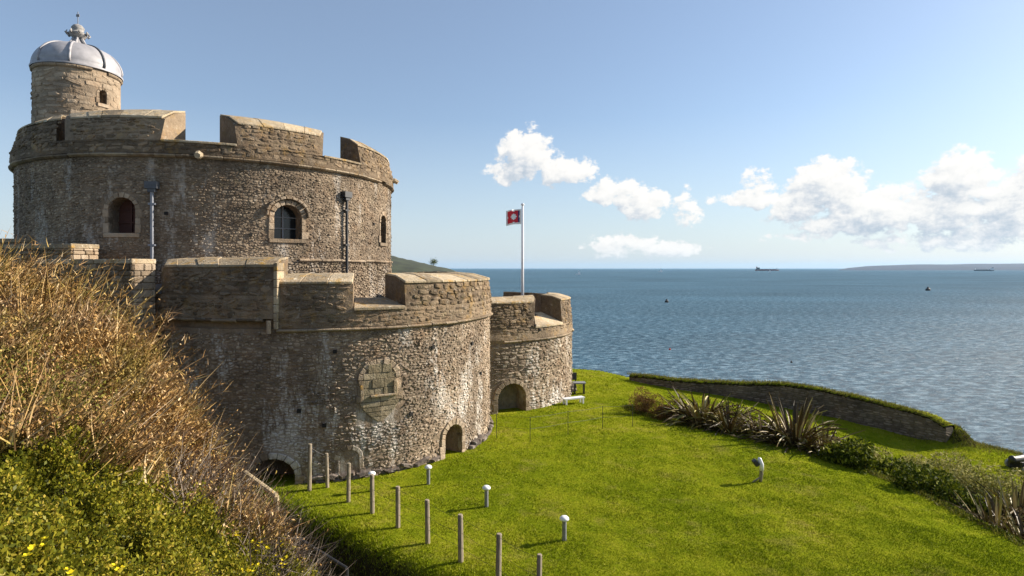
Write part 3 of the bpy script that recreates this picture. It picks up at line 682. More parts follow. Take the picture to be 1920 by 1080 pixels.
# ------------------------------------------------------------------ front bastion
bas = empty('front_bastion', (BAST.c.x, BAST.c.y, -10), 'large limewash-streaked round bastion nearest the viewer, with gunports at the foot of its wall', 'castle bastion')
R = BAST.R
b1, b2, b3, b4 = BAST.th(512), BAST.th(850), BAST.th(712), BAST.th(655)
BO = [(b1, 1.35, BAST.z(515,950), BAST.z(515,860), .55), (b2, .95, BAST.z(850,866), BAST.z(850,796), .42)]
link('wall', carve(drum(BAST, R, -10.5, -1.9), [cutter(BAST, a, wd, z0, z1, rs, R-1.1, R+.8) for a, wd, z0, z1, rs in BO]), M['mortar'], bas)
zp0, zp1 = BAST.z(712, 790), BAST.z(712, 676)
skb = [(a, wd+.45, z0-.2, z1+.2, rs+.2) for a, wd, z0, z1, rs in BO]+[(b3, 1.50, zp0-.02, zp1+.04, .75), (b4, 1.0, BAST.z(655,905), BAST.z(655,835), .45)]
RB_ = lambda z: R+.0
emit(BAST, RB_, rubble(BAST, -math.pi*.94, .35, -7.9, -2.02, RB_, skb, 61, rows=(.055, .115), ws=(.075, .23), dep=(.006, .040)), M['stone_low'], bas, 62, 300, 'rubble_facing')
for i, (a, wd, z0, z1, rs) in enumerate(BO):
    arch_ring(BAST, a, wd, z0, z1, rs, bas, M['dressed'] if i else M['stone_low'], 63+i, bw=.2, out=.05, nv=9, sill=False)
    n = Vector((math.cos(a), math.sin(a), 0)); tn = Vector((-n.y, n.x, 0)); rot = Matrix((tn, n, Vector((0, 0, 1)))).transposed()
    s = MB(); s.box(tuple(BAST.c+n*(R-1.02)+Vector((0, 0, (z0+z1)/2))), (wd+.1, .1, z1-z0), rot); s.build('gunport_infill', M['panel'] if i else M['plinth'], bas)
arch_ring(BAST, b4, .62, BAST.z(655,900), BAST.z(655,843), .31, bas, M['stone_low'], 66, bw=.15, out=.02, nv=7, sill=False)
# blocked, mossy panel with its weathered frame and ledge
n3 = Vector((math.cos(b3), math.sin(b3), 0)); t3 = Vector((-n3.y, n3.x, 0)); rot3 = Matrix((t3, n3, Vector((0, 0, 1)))).transposed()
arch_ring(BAST, b3, 1.12, BAST.z(712,752), BAST.z(712,682), .5, bas, M['dressed'], 67, bw=.17, out=.035, nv=9, sill=False)
rr = random.Random(4)
def onw(x, z, out=0): return BAST.c+t3*x+n3*(math.sqrt(R*R-x*x)+out)+Vector((0, 0, z))
zz = BAST.z(712, 752); top = BAST.z(712, 682)
while zz < top-.05:
    hh = rr.uniform(.20, .30); x = -.56
    hw = .56 if zz < top-.5 else .56*math.sqrt(max(.05, 1-((zz+hh/2-top+.5)/.5)**2))
    x = -hw
    while x < hw-.05:
        w_ = min(rr.uniform(.25, .5), hw-x); s = MB(); s.box(tuple(onw(x+w_/2, zz+hh/2, -.02+rr.uniform(-.02, .01))), (w_-.012, .12, hh-.012), rot3); bevel(s.build('infill_stone', M['panel'], bas), .01); x += w_
    zz += hh
for (x, z, sx, sz, o_) in [(.10, BAST.z(712,741), .86, .07, .10), (.52, BAST.z(712,729), .13, .50, .085), (-.60, BAST.z(712,735), .10, .55, .04)]:
    s = MB(); s.box(tuple(onw(x, z, o_-.04)), (sx, .12, sz), rot3); bevel(s.build('frame_stone', M['coping'], bas), .015)
# tapering corbel below the panel
zt_, zb_ = BAST.z(712, 752)-.01, zp0
for k in range(4):
    u0, u1 = k/4, (k+1)/4; x0 = .66*(1-u0**1.6*.9); x1 = .66*(1-u1**1.6*.9); z0_ = zt_+(zb_-zt_)*u0; z1_ = zt_+(zb_-zt_)*u1
    for sg in (-1, 1):
        pts = [(0.0 if sg > 0 else 0.0, z0_), (sg*x0, z0_), (sg*x1, z1_+.01), (0.0, z1_+.01)]; a = [onw(px_, pz_, -.15) for px_, pz_ in pts]; b_ = [onw(px_, pz_, .05-.03*u0) for px_, pz_ in pts]
        me = mesh(a+b_, [(0,1,2,3), (4,5,6,7), (0,1,5,4), (1,2,6,5), (2,3,7,6), (3,0,4,7)]); bm_fix(me); bevel(link('corbel_stone', me, M['panel'], bas), .012)
# dark footing stones
fo_st = [q for q in rubble(BAST, BAST.th(560), .2, -8.2, -6.55, lambda z: R+.05, skb[:2], 68, rows=(.14, .26), ws=(.25, .55), dep=(.05, .15))]
fo_st = [q for q in fo_st if q[1] < hl(*tuple(BAST.pt(q[0], R+.4, 0))[:2])+.30+.10*math.sin(q[0]*9)]
emit(BAST, lambda z: R+.05, fo_st, M['plinth'], bas, 69, 120, 'footing_rubble')
putlogs(BAST, [(628,659),(811,651),(884,644),(770,776),(608,797),(900,700),(561,770)], bas)
# right-hand (lower) part of the parapet
ZS = -1.95; bt = lambda px: BAST.th(px, R+.1); bi = lambda px: BAST.th(px, R-1.4)
aL = BAST.th(517); aR = BAST.th(925)+.0
string_course(BAST, aL+.006, .45, R, ZS, .12, .15, bas, M['string'], 70)
link('parapet', arcblock(BAST, aL, math.pi*.9, [(R+.08, ZS+.08), (R+.06, -1.30), (R-1.4, -1.08), (R-1.4, -2.2), (R-.1, -2.2)], 90), M['parapet'], bas)
emit(BAST, lambda z: R+.07, rubble(BAST, aL+.01, .4, ZS+.10, -1.34, lambda z: R+.07, [], 71, dep=(.008, .03)), M['parapet'], bas, 72, 100, 'parapet_rubble')
BZ = dict(rb=R+.06, rt=R-.04, ri=R-1.4, zb=-1.32, zo=-.50, zi=-.24)
merlon(BAST, bas, (aL+.004, bt(662)), (aL+.01, bi(664)), seed=73, **BZ)
merlon(BAST, bas, (bt(762), aR+.10), (bi(722), aR+.06), seed=74, **BZ)
merlon(BAST, bas, (aR+.42, aR+1.0), (aR+.48, aR+.95), seed=75, **BZ)
bevel(link('embrasure_sill', arcblock(BAST, bt(662)+.004, bt(762)-.004, [(R+.12, -1.36), (R+.12, -1.26), (R-1.38, -1.02), (R-1.38, -1.10)], 8, thi=(bi(664), bi(722))), M['coping'], bas), .015)
# left-hand part: thicker, stepped up, with a higher string course
aS = BAST.th(300); Rl = R+.22; ZL = -1.62
link('raised_parapet', arcblock(BAST, aS-.45, aL-.003, [(Rl, ZL), (Rl-.02, -.10), (R-1.3, .10), (R-1.3, -2.2), (R-.1, -2.2), (R+.03, ZL-.12)], 30), M['parapet'], bas) if False else None
string_course(BAST, BAST.th(262), aL-.05, R+.06, ZL, .13, .14, bas, M['parapet'], 76)
s_ = arcblock(BAST, BAST.th(262), aL-.002, [(R+.14, ZL+.05), (R+.14, -.85), (R-1.3, -.85), (R-1.3, -2.3), (R-.1, -2.3), (R-.1, ZL+.05)], 20); link('parapet', s_, M['parapet'], bas)
emit(BAST, lambda z: R+.14, rubble(BAST, BAST.th(262), aL-.01, ZL+.08, -.88, lambda z: R+.14, [], 77, dep=(.008, .035)), M['parapet'], bas, 78, 100, 'parapet_rubble')
merlon(BAST, bas, (BAST.th(303, R+.14), aL-.002), (BAST.th(298, R-1.3), aL-.006), R+.14, R+.02, R-1.3, -.85, .03, .30, seed=79)
# corner quoins on the sunlit end of the raised merlon
z = -1.9
for k in range(8):
    hh = .26; me = arcblock(BAST, aL-.001, aL+.016, [(R+.19, z), (R+.19, z+hh-.015), (R-.5, z+hh-.015), (R-.5, z)], 1); bevel(link('quoin', me, M['coping'], bas), .012); z += hh
s = MB(); c = BAST.pt(aL-.02, R+.22, -1.86); s.tube([c+Vector((0, 0, .24)), c+Vector((0, 0, -.16))], .07, 8); s.build('corbel', M['dressed'], bas)
link('lead_flashing', arcblock(BAST, BAST.th(246), BAST.th(303, R+.14)-.004, [(R+.24, -.84), (R+.24, -.72), (R-1.0, -.48), (R-1.0, -.84)], 8), M['lead_dark'], bas)
link('roof', drum(BAST, R-1.25, -2.3, -1.60), M['lead_dark'], bas)

# ------------------------------------------------------------------ far bastion
fb = empty('far_bastion', (FAR.c.x, FAR.c.y, -10), 'lower round bastion at the back with the flagpole on its roof', 'castle bastion')
R = FAR.R; ZF = -3.55
f1 = FAR.th(960); FO = [(f1, 1.55, FAR.z(960,778), FAR.z(960,719), .72)]
link('wall', carve(drum(FAR, R, -10.5, -3.5), [cutter(FAR, a, wd, z0, z1, rs, R-1.0, R+.8) for a, wd, z0, z1, rs in FO]), M['mortar'], fb)
emit(FAR, lambda z: R, rubble(FAR, FAR.th(915), .7, -8.2, ZF-.1, lambda z: R, [(f1, 2.0, FO[0][2]-.2, FO[0][3]+.22, .95)], 81, rows=(.08, .18), ws=(.14, .45)), M['stone_far'], fb, 82, 300, 'rubble_facing')
arch_ring(FAR, f1, 1.55, FO[0][2], FO[0][3], .72, fb, M['dressed'], 83, bw=.22, out=.06, sill=False)
n = Vector((math.cos(f1), math.sin(f1), 0)); tn = Vector((-n.y, n.x, 0)); s = MB(); s.box(tuple(FAR.c+n*(R-.95)+Vector((0, 0, (FO[0][2]+FO[0][3])/2))), (1.6, .1, 1.6), Matrix((tn, n, Vector((0, 0, 1)))).transposed()); s.build('gunport_infill', M['panel'], fb)
string_course(FAR, FAR.th(912), 1.0, R, ZF, .13, .13, fb, M['string'], 84)
ft = lambda px: FAR.th(px, R+.08); fi = lambda px: FAR.th(px, R-1.3)
link('parapet', arcblock(FAR, -math.pi, math.pi-.001, [(R+.08, ZF+.08), (R+.02, -2.92), (R-1.3, -2.45), (R-1.3, -3.9), (R-.1, -3.9)], 110), M['parapet'], fb)
emit(FAR, lambda z: R+.04, rubble(FAR, FAR.th(915), .7, ZF+.1, -2.98, lambda z: R+.05, [], 85, dep=(.008, .03)), M['parapet'], fb, 86, 80, 'parapet_rubble')
FZ = dict(rb=R+.03, rt=R-.10, ri=R-1.3, zb=-2.94, zo=-1.72, zi=-1.50)
merlon(FAR, fb, (ft(905)-.25, ft(1003)), (fi(905)-.25, fi(1000)), seed=87, **FZ)
fr_ = FAR.th(1090)
merlon(FAR, fb, (ft(1056), fr_+.28), (fi(1014), fr_+.26), seed=88, **FZ)
def th_back(px, Rr): # far side of the ring
    d = Vector(((px-960)/F, 1, 0)).normalized(); b_ = d.dot(FAR.c); disc = b_*b_-(FAR.c.dot(FAR.c)-Rr*Rr); q = d*(b_+math.sqrt(max(disc, 0)))-FAR.c; return math.atan2(q.y, q.x)
merlon(FAR, fb, (th_back(1030, R), th_back(944, R)), (th_back(1026, R-1.3), th_back(944, R-1.3)), R+.03, R-.10, R-1.3, -2.94, -1.95, -1.62, seed=89, stones=False)
bevel(link('embrasure_sill', arcblock(FAR, ft(1003)+.004, ft(1056)-.004, [(R+.10, -2.98), (R+.10, -2.88), (R-1.28, -2.36), (R-1.28, -2.44)], 8, thi=(fi(1000), fi(1014))), M['coping'], fb), .015)
link('roof', drum(FAR, R-1.2, -4.0, -3.3), M['lead_dark'], fb)
ft_st = [q for q in rubble(FAR, FAR.th(1003), .75, -8.6, -6.7, lambda z: R+.1, [], 90, rows=(.2, .36), ws=(.35, .8), dep=(.1, .35))]
ft_st = [q for q in ft_st if q[1] < -7.35+.5*(q[0]-FAR.th(1003))]
emit(FAR, lambda z: R+.08, ft_st, M['plinth'], fb, 91, 120, 'footing_rubble')
putlogs(FAR, [(1003,590),(1001,610),(1010,618)], fb, R+.06)

# ------------------------------------------------------------------ gate-side walls, left
def block_wall(name, px0, px1, d0, d1, ztop, zbot, thick, label, seed):
    a, b_ = P(px0, HY, d0), P(px1, HY, d1); u = (b_-a).normalized(); n = Vector((u.y, -u.x, 0)); L = (b_-a).length; rot = Matrix((u, n, Vector((0, 0, 1)))).transposed()
    e = empty(name, ((a.x+b_.x)/2, (a.y+b_.y)/2, zbot), label, 'parapet wall'); r = random.Random(seed)
    s = MB(); s.box(tuple((a+b_)/2-n*thick/2+Vector((0, 0, (ztop-.16+zbot)/2))), (L-.04, thick-.04, ztop-.16-zbot), rot); s.build('wall', M['mortar'], e)
    z = zbot
    while z < ztop-.2:
        rh = r.uniform(.12, .26); rh = min(rh, ztop-.16-z); x = 0
        while x < L:
            w_ = min(r.uniform(.2, .55), L-x+.01); c = a+u*(x+w_/2)+Vector((0, 0, z+rh/2))
            s = MB(); s.box(tuple(c-n*.04), (w_-.015, .14+r.uniform(0, .09), rh*r.uniform(.75, 1)-.012), rot @ Matrix.Rotation(r.gauss(0, .06), 3, 'Y')); bevel(s.build('stone', M['parapet'], e), .03); x += w_
        y = 0                                   # sunlit end: its sun put in as paler stone than the shaded front
        while y < thick:
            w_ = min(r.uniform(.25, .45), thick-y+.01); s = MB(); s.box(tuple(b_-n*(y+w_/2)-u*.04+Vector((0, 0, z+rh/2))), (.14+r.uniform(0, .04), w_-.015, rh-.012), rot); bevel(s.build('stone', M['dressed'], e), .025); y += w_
        z += rh
    x = 0
    while x < L:
        w_ = min(r.uniform(.6, 1.0), L-x+.01); s = MB(); s.box(tuple(a+u*(x+w_/2)-n*(thick/2)+Vector((0, 0, ztop-.08))), (w_-.01, thick+.12, .15+r.uniform(0, .02)), rot); bevel(s.build('coping_stone', M['coping'], e), .02); x += w_
    return e
block_wall('gate_parapet', 60, 250, 19.6, 18.5, .30, -2.5, .8, 'low stone parapet with a sunlit end left of the pale drainpipe', 101)
block_wall('gate_parapet', 10, 136, 21.2, 20.2, .85, -2.5, .9, 'higher stone parapet stub at the left foot of the keep above the dry stems', 102)
block_wall('gate_parapet', -260, 40, 24.0, 22.6, 1.15, -2.5, .8, 'dark flat-topped wall at the left edge of the photo beside the keep', 103)

# ------------------------------------------------------------------ flagpole and flag
fp = P(980, HY, 33.0); zr = -3.3; ztop = (HY-385)/F*33
e = empty('flagpole', (fp.x, fp.y, zr), 'tall white flagpole on the roof of the far bastion', 'flagpole')
s = MB(); s.tube([(fp.x, fp.y, zr), (fp.x, fp.y, ztop)], [.078, .055], 12); s.build('pole', M['pole_paint'], e, smooth=True)
s = MB(); s.lathe((fp.x, fp.y, ztop), [(0, -.02), (.09, .0), (.10, .06), (.05, .12), (0, .13)], 12); s.build('truck', M['pole_paint'], e)
s = MB(); s.box((fp.x, fp.y, zr+.2), (.34, .34, .4)); s.build('base', M['grey_metal'], e)
s = MB(); s.tube([(fp.x-.10, fp.y-.05, zr+1), (fp.x-.07, fp.y-.05, ztop-.1)], .008, 4); s.build('halyard', M['white_paint'], e)
# flag: cloth grid, material per face draws the red square emblem
nx, nz = 44, 36; W_, H_ = .90, .84; x0 = fp.x-.09; zt = (HY-392)/F*33; v = []; f = []; mi = []
def wave(u, w2): return .10*math.sin(u*7.5+.6*w2)*u+.05*math.sin(u*15+1)*u, -.10*u*u
for j in range(nz+1):
    for i in range(nx+1):
        u, q = i/nx, j/nz; dy, dz = wave(u, q*2); v.append((x0-u*W_*.93, fp.y+dy, zt-q*H_+dz))
for j in range(nz):
    for i in range(nx):
        f.append((j*(nx+1)+i, j*(nx+1)+i+1, (j+1)*(nx+1)+i+1, (j+1)*(nx+1)+i)); U = (i+.5)/nx; Q = (j+.5)/nz
        uu = (U-.50)/.41; qq = (Q-.48)/.41; k = 0
        if max(abs(uu), abs(qq)) < 1:
            k = 1
            if max(abs(uu), abs(qq)) < .36: k = 0
            if (abs(uu) < .18 and abs(qq) > .86) or (abs(qq) < .18 and abs(uu) > .86): k = 0
            if .36 <= max(abs(uu), abs(qq)) < .52 and (abs(uu) < .12 or abs(qq) < .12): k = 0
            if k == 1 and uu < -.72: k = 2
        mi.append(k)
me = mesh(v, f); me.polygons.foreach_set('material_index', mi)
fl = link('flag', me, [M['flag_white'], M['flag_red'], M['flag_blue']], smooth=True); md = fl.modifiers.new('solid', 'SOLIDIFY'); md.thickness = .006
tag(fl, 'white flag with a red square emblem flying left from the pole', 'flag')

# ------------------------------------------------------------------ garden wall at the cliff edge
gw = empty('garden_wall', (WP[6][0], WP[6][1], -8.5), 'long curved dry stone wall with turf on top between the lower lawn and the sea', 'stone wall')
pts = []
for (a, yt, yb, dd) in WALLP: q = P(a, HY, dd); pts.append((q.x, q.y, (HY-yt)/F*dd, (HY-yb)/F*dd))
pts = np.array(pts); seg = np.r_[0, np.cumsum(np.hypot(np.diff(pts[:, 0]), np.diff(pts[:, 1])))]; LT = seg[-1]
def wat(s_): return np.array([np.interp(s_, seg, pts[:, k]) for k in range(4)])
V = []; Fc = []; N = 60
for i in range(N+1):
    q = wat(LT*i/N); q2 = wat(min(LT, LT*i/N+.1)); q1 = wat(max(0, LT*i/N-.1)); u = Vector((q2[0]-q1[0], q2[1]-q1[1], 0)).normalized(); n = Vector((-u.y, u.x, 0))
    if n.y < 0: n = -n
    for (o_, z) in ((0, q[3]-.4), (.0, q[2]-.08), (.5, q[2]-.08), (.5, q[3]-.4)): V.append(Vector((q[0], q[1], z))+n*o_)
for i in range(N):
    for j in range(4): Fc.append((i*4+j, i*4+(j+1) % 4, (i+1)*4+(j+1) % 4, (i+1)*4+j))
Fc += [(0, 1, 2, 3), (N*4+3, N*4+2, N*4+1, N*4)]
me = mesh(V, Fc); bm_fix(me); link('wall', me, M['garden_wall'], gw)
r = random.Random(111); stw = []; z = -.2
V = []; T = []; faces = []; base = 0; solo = 0; cand = []
for row in range(14):
    s_ = r.uniform(0, .2)
    while s_ < LT-.1:
        w_ = r.uniform(.18, .5); q = wat(s_+w_/2); zz = q[3]-.25+row*.115; q2 = wat(s_+w_)
        if zz < q[2]-.10:
            q1 = wat(s_); u = Vector((q2[0]-q1[0], q2[1]-q1[1], 0)).normalized(); n = Vector((u.y, -u.x, 0)); c = Vector((q[0], q[1], zz+r.uniform(-.015, .015))); cand.append((w_, c, u, n, r.uniform(.07, .12), r.uniform(.02, .06)))
        s_ += w_+.01
cand.sort(key=lambda a: -a[0]*a[4])
for idx, (w_, c, u, n, hh, dp) in enumerate(cand):
    k = r.randrange(14)
    if idx < 220:
        o = bpy.data.objects.new('stone', unit_mesh(k, M['garden_wall'])); C.objects.link(o); o.parent = gw; rot = Matrix((-u if Matrix((u, n, Vector((0, 0, 1)))).determinant() < 0 else u, n, Vector((0, 0, 1)))).transposed()
        o.rotation_mode = 'QUATERNION'; o.rotation_quaternion = rot.to_quaternion(); o.scale = (w_, dp, hh); o.location = c-wloc(gw)
    else:
        uv, uf = UNIT[k]; tn_ = r.random()
        for x, y, zz in uv: V.append(c+u*x*w_+n*y*dp+Vector((0, 0, zz*hh))); T.append(tn_)
        for f_ in uf: faces.append(tuple(base+a for a in f_))
        base += len(uv)
me = mesh(V, faces); a = me.attributes.new('tone', 'FLOAT', 'POINT'); a.data.foreach_set('value', T); link('rubble_facing', me, M['garden_wall'], gw)['kind'] = 'stuff'
# turf cap
V = []; Fc = []; NN = 200; pr = [(-.05, -.10), (-.07, -.04), (.05, .03), (.28, .05), (.6, .0), (.7, -.4)]
for i in range(NN+1):
    s_ = LT*i/NN; q = wat(s_); q2 = wat(min(LT, s_+.1)); q1 = wat(max(0, s_-.1)); u = Vector((q2[0]-q1[0], q2[1]-q1[1], 0)).normalized(); n = Vector((-u.y, u.x, 0))
    if n.y < 0: n = -n
    for (o_, dz) in pr: V.append(Vector((q[0], q[1], q[2]+dz+r.uniform(-.03, .03)))+n*(o_+r.uniform(-.03, .03)))
k = len(pr)
for i in range(NN):
    for j in range(k-1): Fc.append((i*k+j, i*k+j+1, (i+1)*k+j+1, (i+1)*k+j))
link('turf_cap', mesh(V, Fc), M['grass'], gw, smooth=True)

# ------------------------------------------------------------------ blades and leaves
RS = np.random.RandomState(3)
def strips(base, dirv, length, width, bend, tone, nseg=2, seed=0, side=None):
    """tapered ribbons; base (N,3), dirv (N,3) unit, bend (N,3) added with t^2"""
    N = len(base); rs = np.random.RandomState(seed)
    if side is None:
        side = np.cross(dirv, rs.normal(size=(N, 3))); 
    side = side/np.linalg.norm(side, axis=1, keepdims=True)
    V = np.zeros((N, 2*(nseg+1), 3)); 
    for k in range(nseg+1):
        u = k/nseg; c = base+dirv*(length*u)[:, None]+bend*(u*u); wd = width*(1-u**1.5*.92)*.5
        V[:, 2*k] = c-side*wd[:, None]; V[:, 2*k+1] = c+side*wd[:, None]
    b_ = (np.arange(N)*2*(nseg+1))[:, None]; Fc = []
    for k in range(nseg): Fc.append(b_+np.array([2*k, 2*k+1, 2*k+3, 2*k+2])[None])
    return V.reshape(-1, 3), np.stack(Fc, 1).reshape(-1, 4), np.repeat(tone, 2*(nseg+1))
def leaves(c, size, tone, seed=0, up=.5, aspect=.5):
    """folded diamond leaves, two triangles each as one bent quad"""
    rs = np.random.RandomState(seed); N = len(c); d = rs.normal(size=(N, 3)); d[:, 2] += up; d /= np.linalg.norm(d, axis=1, keepdims=True)
    s = np.cross(d, rs.normal(size=(N, 3))); s /= np.linalg.norm(s, axis=1, keepdims=True); n = np.cross(d, s); L = size[:, None]
    V = np.stack([c, c+d*L*.5+s*L*aspect*.5+n*L*.10, c+d*L, c+d*L*.5-s*L*aspect*.5+n*L*.10], 1)
    return V.reshape(-1, 3), np.arange(N*4).reshape(-1, 4), np.repeat(tone, 4)
def proj(v): return 960+v[:, 0]/v[:, 1]*F, HY-v[:, 2]/v[:, 1]*F
# lawn blades: denser near the viewer
def lawn_grass():
    n = 900000; dd = 11+33*RS.rand(n)**1.6; px = RS.uniform(500, 1940, n); x = (px-960)/F*dd
    keep_ = RS.rand(n) < np.clip(1.25-dd/48, .2, 1); x, dd = x[keep_], dd[keep_]; z = hlawn(x, dd); B = np.c_[x, dd, z]; qx, qy = proj(B)
    ok = (qy < 1095) & (qx > 480) & (qx < 1935) & (lawn_s(x, dd) < .18+.5*RS.rand(len(x))**3) & (poly_sd(x, dd, EDGE) < .1)
    for tw in (BAST, FAR): ok &= np.hypot(x-tw.c.x, dd-tw.c.y) > tw.R+.04
    B = B[ok]; N = len(B); rs = np.random.RandomState(9)
    dv = rs.normal(size=(N, 3))*.55; dv[:, 2] = 1; dv /= np.linalg.norm(dv, axis=1, keepdims=True)
    patch = vnoise(B[:, 0], B[:, 1], 2.2, 12)*.5+vnoise(B[:, 0], B[:, 1], 5.5, 13)*.5
    sc = (.6+.4*B[:, 1]/16)*(1+1.0*np.clip(patch, -.4, 1)); L = rs.uniform(.018, .048, N)*sc; tone = np.clip(rs.rand(N)*.96+.03, 0, 1)
    s_ = lawn_s(B[:, 0], B[:, 1]); L *= 1+.8*sstep(-1.5, .5, s_); B[:, 2] -= .006
    v, f, t_ = strips(B, dv, L, .011*(.5+B[:, 1]/20), rs.normal(size=(N, 3))*.008, tone, 1, 4)
    o = link('grass', npmesh(v, f, {'tone': t_}), M['blade']); tag(o, 'short mown yellow-green grass covering the castle lawn', 'grass', kind='stuff')
lawn_grass()
# tufts on the wall top, the wall end and the terrace shoulder
def tufts():
    B = []; r = np.random.RandomState(21)
    for s_ in r.uniform(0, LT, 5200):
        q = wat(s_); B.append((q[0]+r.uniform(-.15, .45)*.7, q[1]+r.uniform(-.05, .55), q[2]+.02))
    B = np.array(B); m = 1600; x = r.normal(21.1, .9, m); y = r.normal(27.9, .7, m); B = np.r_[B, np.c_[x, y, hlawn(x, y)]]
    yy = r.uniform(13, 30, 5000); xx = np.interp(yy, XC_Y, XC_X)+r.uniform(-.15, .8, 5000); B = np.r_[B, np.c_[xx, yy, hlawn(xx, yy)]]
    x = r.uniform(21, 30, 5000); y = np.interp(x, [21.4,22.8,23.9,30], [28.6,28.3,27.2,24])+r.normal(-.25, .3, 5000); B = np.r_[B, np.c_[x, y, hlawn(x, y)]]
    N = len(B); dv = r.normal(size=(N, 3))*.5; dv[:, 2] = 1; dv /= np.linalg.norm(dv, axis=1, keepdims=True)
    v, f, t_ = strips(B, dv, r.uniform(.06, .2, N), np.full(N, .022), r.normal(size=(N, 3))*.03, r.rand(N), 2, 5)
    o = link('rough_grass', npmesh(v, f, {'tone': t_}), M['leaf_olive']); tag(o, 'longer rough grass along the turf-topped wall and terrace edge', 'rough grass', kind='stuff')
tufts()

# the big scrub on the near bank
def scrub():
    rs = np.random.RandomState(31); n = 240000
    x = rs.uniform(-12.5, 1.0, n); y = rs.uniform(1.8, 12.5, n); z = hbank_raw(x, y); V = np.c_[x, y, z]; qx, qy = proj(V)
    ok = (y > 2.2) & (qx > -90) & (qx < 760) & (qy < 1160); V = V[ok]; qx = qx[ok]; qy = qy[ok]
    # zone: 0 = golden stems above, 1 = leafy below
    edge = np.interp(qx, [-100, 0, 120, 300, 420, 520, 640], [740, 770, 800, 900, 960, 985, 1040]); g_ = (qy-edge)/90+.5*vnoise(V[:, 0], V[:, 1], 1.9, 33)+.35*vnoise(V[:, 0], V[:, 1], 4.5, 34); leafy = g_ > rs.normal(0, .25, len(V))
    G = V[~leafy]; Lf = V[leafy]
    # golden stems lean to the upper right, longest at the crest
    idx = rs.choice(len(G), min(len(G), 58000), replace=False); B = G[idx]; N = len(B); u = vnoise(B[:, 0], B[:, 1], 2.6, 35)
    ln_ = vnoise(B[:, 0], B[:, 1], 4.5, 46); dv = np.c_[.45+.7*ln_+rs.normal(0, .42, N), rs.normal(.05, .40, N), .95+rs.normal(0, .25, N)]; dv /= np.linalg.norm(dv, axis=1, keepdims=True)
    L = rs.uniform(.16, .50, N)*(1+.9*u)*(1+.8*(rs.rand(N) < .06)); B[:, 2] += -.24+.34*vnoise(B[:, 0], B[:, 1], 3.4, 44)+.10*vnoise(B[:, 0], B[:, 1], 9, 45)
    B = B*1.0
    bend = np.c_[rs.normal(.05, .06, N), rs.normal(0, .05, N), rs.normal(-.03, .04, N)]; vnn = -B/np.linalg.norm(B, axis=1, keepdims=True)
    v, f, t_ = strips(B, dv, L, .009+.010*rs.rand(N), bend, rs.rand(N), 3, 6, side=np.cross(dv, vnn)+rs.normal(size=(N, 3))*.4)
    o = link('dry_stems', npmesh(v, f, {'tone': t_}), M['stem_gold']); tag(o, 'mass of golden brown dry stems on the upper part of the near bank', 'dry scrub', kind='stuff')
    # small leaves along golden stems
    k = 3; tt = rs.uniform(.35, 1.0, (N, k)); cc = B[:, None]+dv[:, None]*(L[:, None]*tt)[..., None]+bend[:, None]*(tt**2)[..., None]; cc = cc.reshape(-1, 3)+rs.normal(0, .012, (N*k, 3))
    v, f, t_ = leaves(cc, rs.uniform(.022, .058, N*k), np.clip(rs.beta(2, 2, N*k), 0, 1), 7, up=1.0, aspect=.42); 
    o = link('dry_leaves', npmesh(v, f, {'tone': t_}), M['stem_gold']); tag(o, 'small straw-coloured leaves clinging to the dry stems of the bank', 'dry leaves', kind='stuff')
    # leafy shrub layer with clumps
    m = 210000; idx = rs.randint(0, len(Lf), m); c = Lf[idx]+rs.normal(0, .05, (m, 3)); cl = vnoise(c[:, 0], c[:, 1], 7.5, 36)+.8*vnoise(c[:, 0], c[:, 1], 15, 37); dist = np.linalg.norm(c, axis=1)
    c[:, 2] += -.12+.22*cl-np.abs(rs.normal(0, .12, m)); sz = rs.uniform(.020, .050, m)
    v, f, t_ = leaves(c, sz, np.clip(rs.beta(2, 2.4, m)+.12*cl, 0, .97), 8, up=.9, aspect=.55)
    o = link('leafy_scrub', npmesh(v, f, {'tone': t_}), M['leaf_green']); tag(o, 'dense green and yellowing leaves of the scrub at the bottom left', 'leafy scrub', kind='stuff')
    # long arching branches with side twigs that break the outline
    m = 420; i3 = np.where((qx > -60) & (qx < 420) & (qy < 820) & (V[:, 1] > 7.6))[0]; B = V[rs.choice(i3, m)]; B[:, 2] -= .1
    dv = np.c_[.45+rs.normal(0, .35, m), rs.normal(0, .3, m), 1+rs.normal(0, .25, m)]; dv /= np.linalg.norm(dv, axis=1, keepdims=True); L = rs.uniform(.5, 1.0, m); bd = np.c_[rs.normal(.12, .1, m), rs.normal(0, .08, m), rs.normal(-.08, .05, m)]
    v1, f1, t1 = strips(B, dv, L, np.full(m, .016), bd, rs.rand(m), 4, 12); k = 9; tt = rs.uniform(.3, 1, (m, k)); cc = (B[:, None]+dv[:, None]*(L[:, None]*tt)[..., None]+bd[:, None]*(tt**2)[..., None]).reshape(-1, 3)
    d2_ = np.repeat(dv, k, 0)+rs.normal(0, .5, (m*k, 3)); d2_ /= np.linalg.norm(d2_, axis=1, keepdims=True); v2, f2, t2 = strips(cc, d2_, rs.uniform(.06, .2, m*k), np.full(m*k, .011), rs.normal(0, .02, (m*k, 3)), rs.rand(m*k), 2, 13)
    o = link('arching_branches', npmesh(np.r_[v1, v2], np.r_[f1, f2+len(v1)], {'tone': np.r_[t1, t2]}), M['stem_gold']); tag(o, 'long arching twiggy branches standing above the dry scrub', 'branches', kind='stuff')
    # some green leaves mixed in the gold zone (upper left) and gold in the green
    m = 26000; gg = G[rs.randint(0, len(G), m)]; w_ = vnoise(gg[:, 0], gg[:, 1], 1.6, 38); gg = gg[w_ > .05]+rs.normal(0, .06, ((w_ > .05).sum(), 3)); gg[:, 2] += rs.uniform(-.1, .22, len(gg))
    v, f, t_ = leaves(gg, rs.uniform(.025, .05, len(gg)), rs.rand(len(gg)), 9, up=.9)
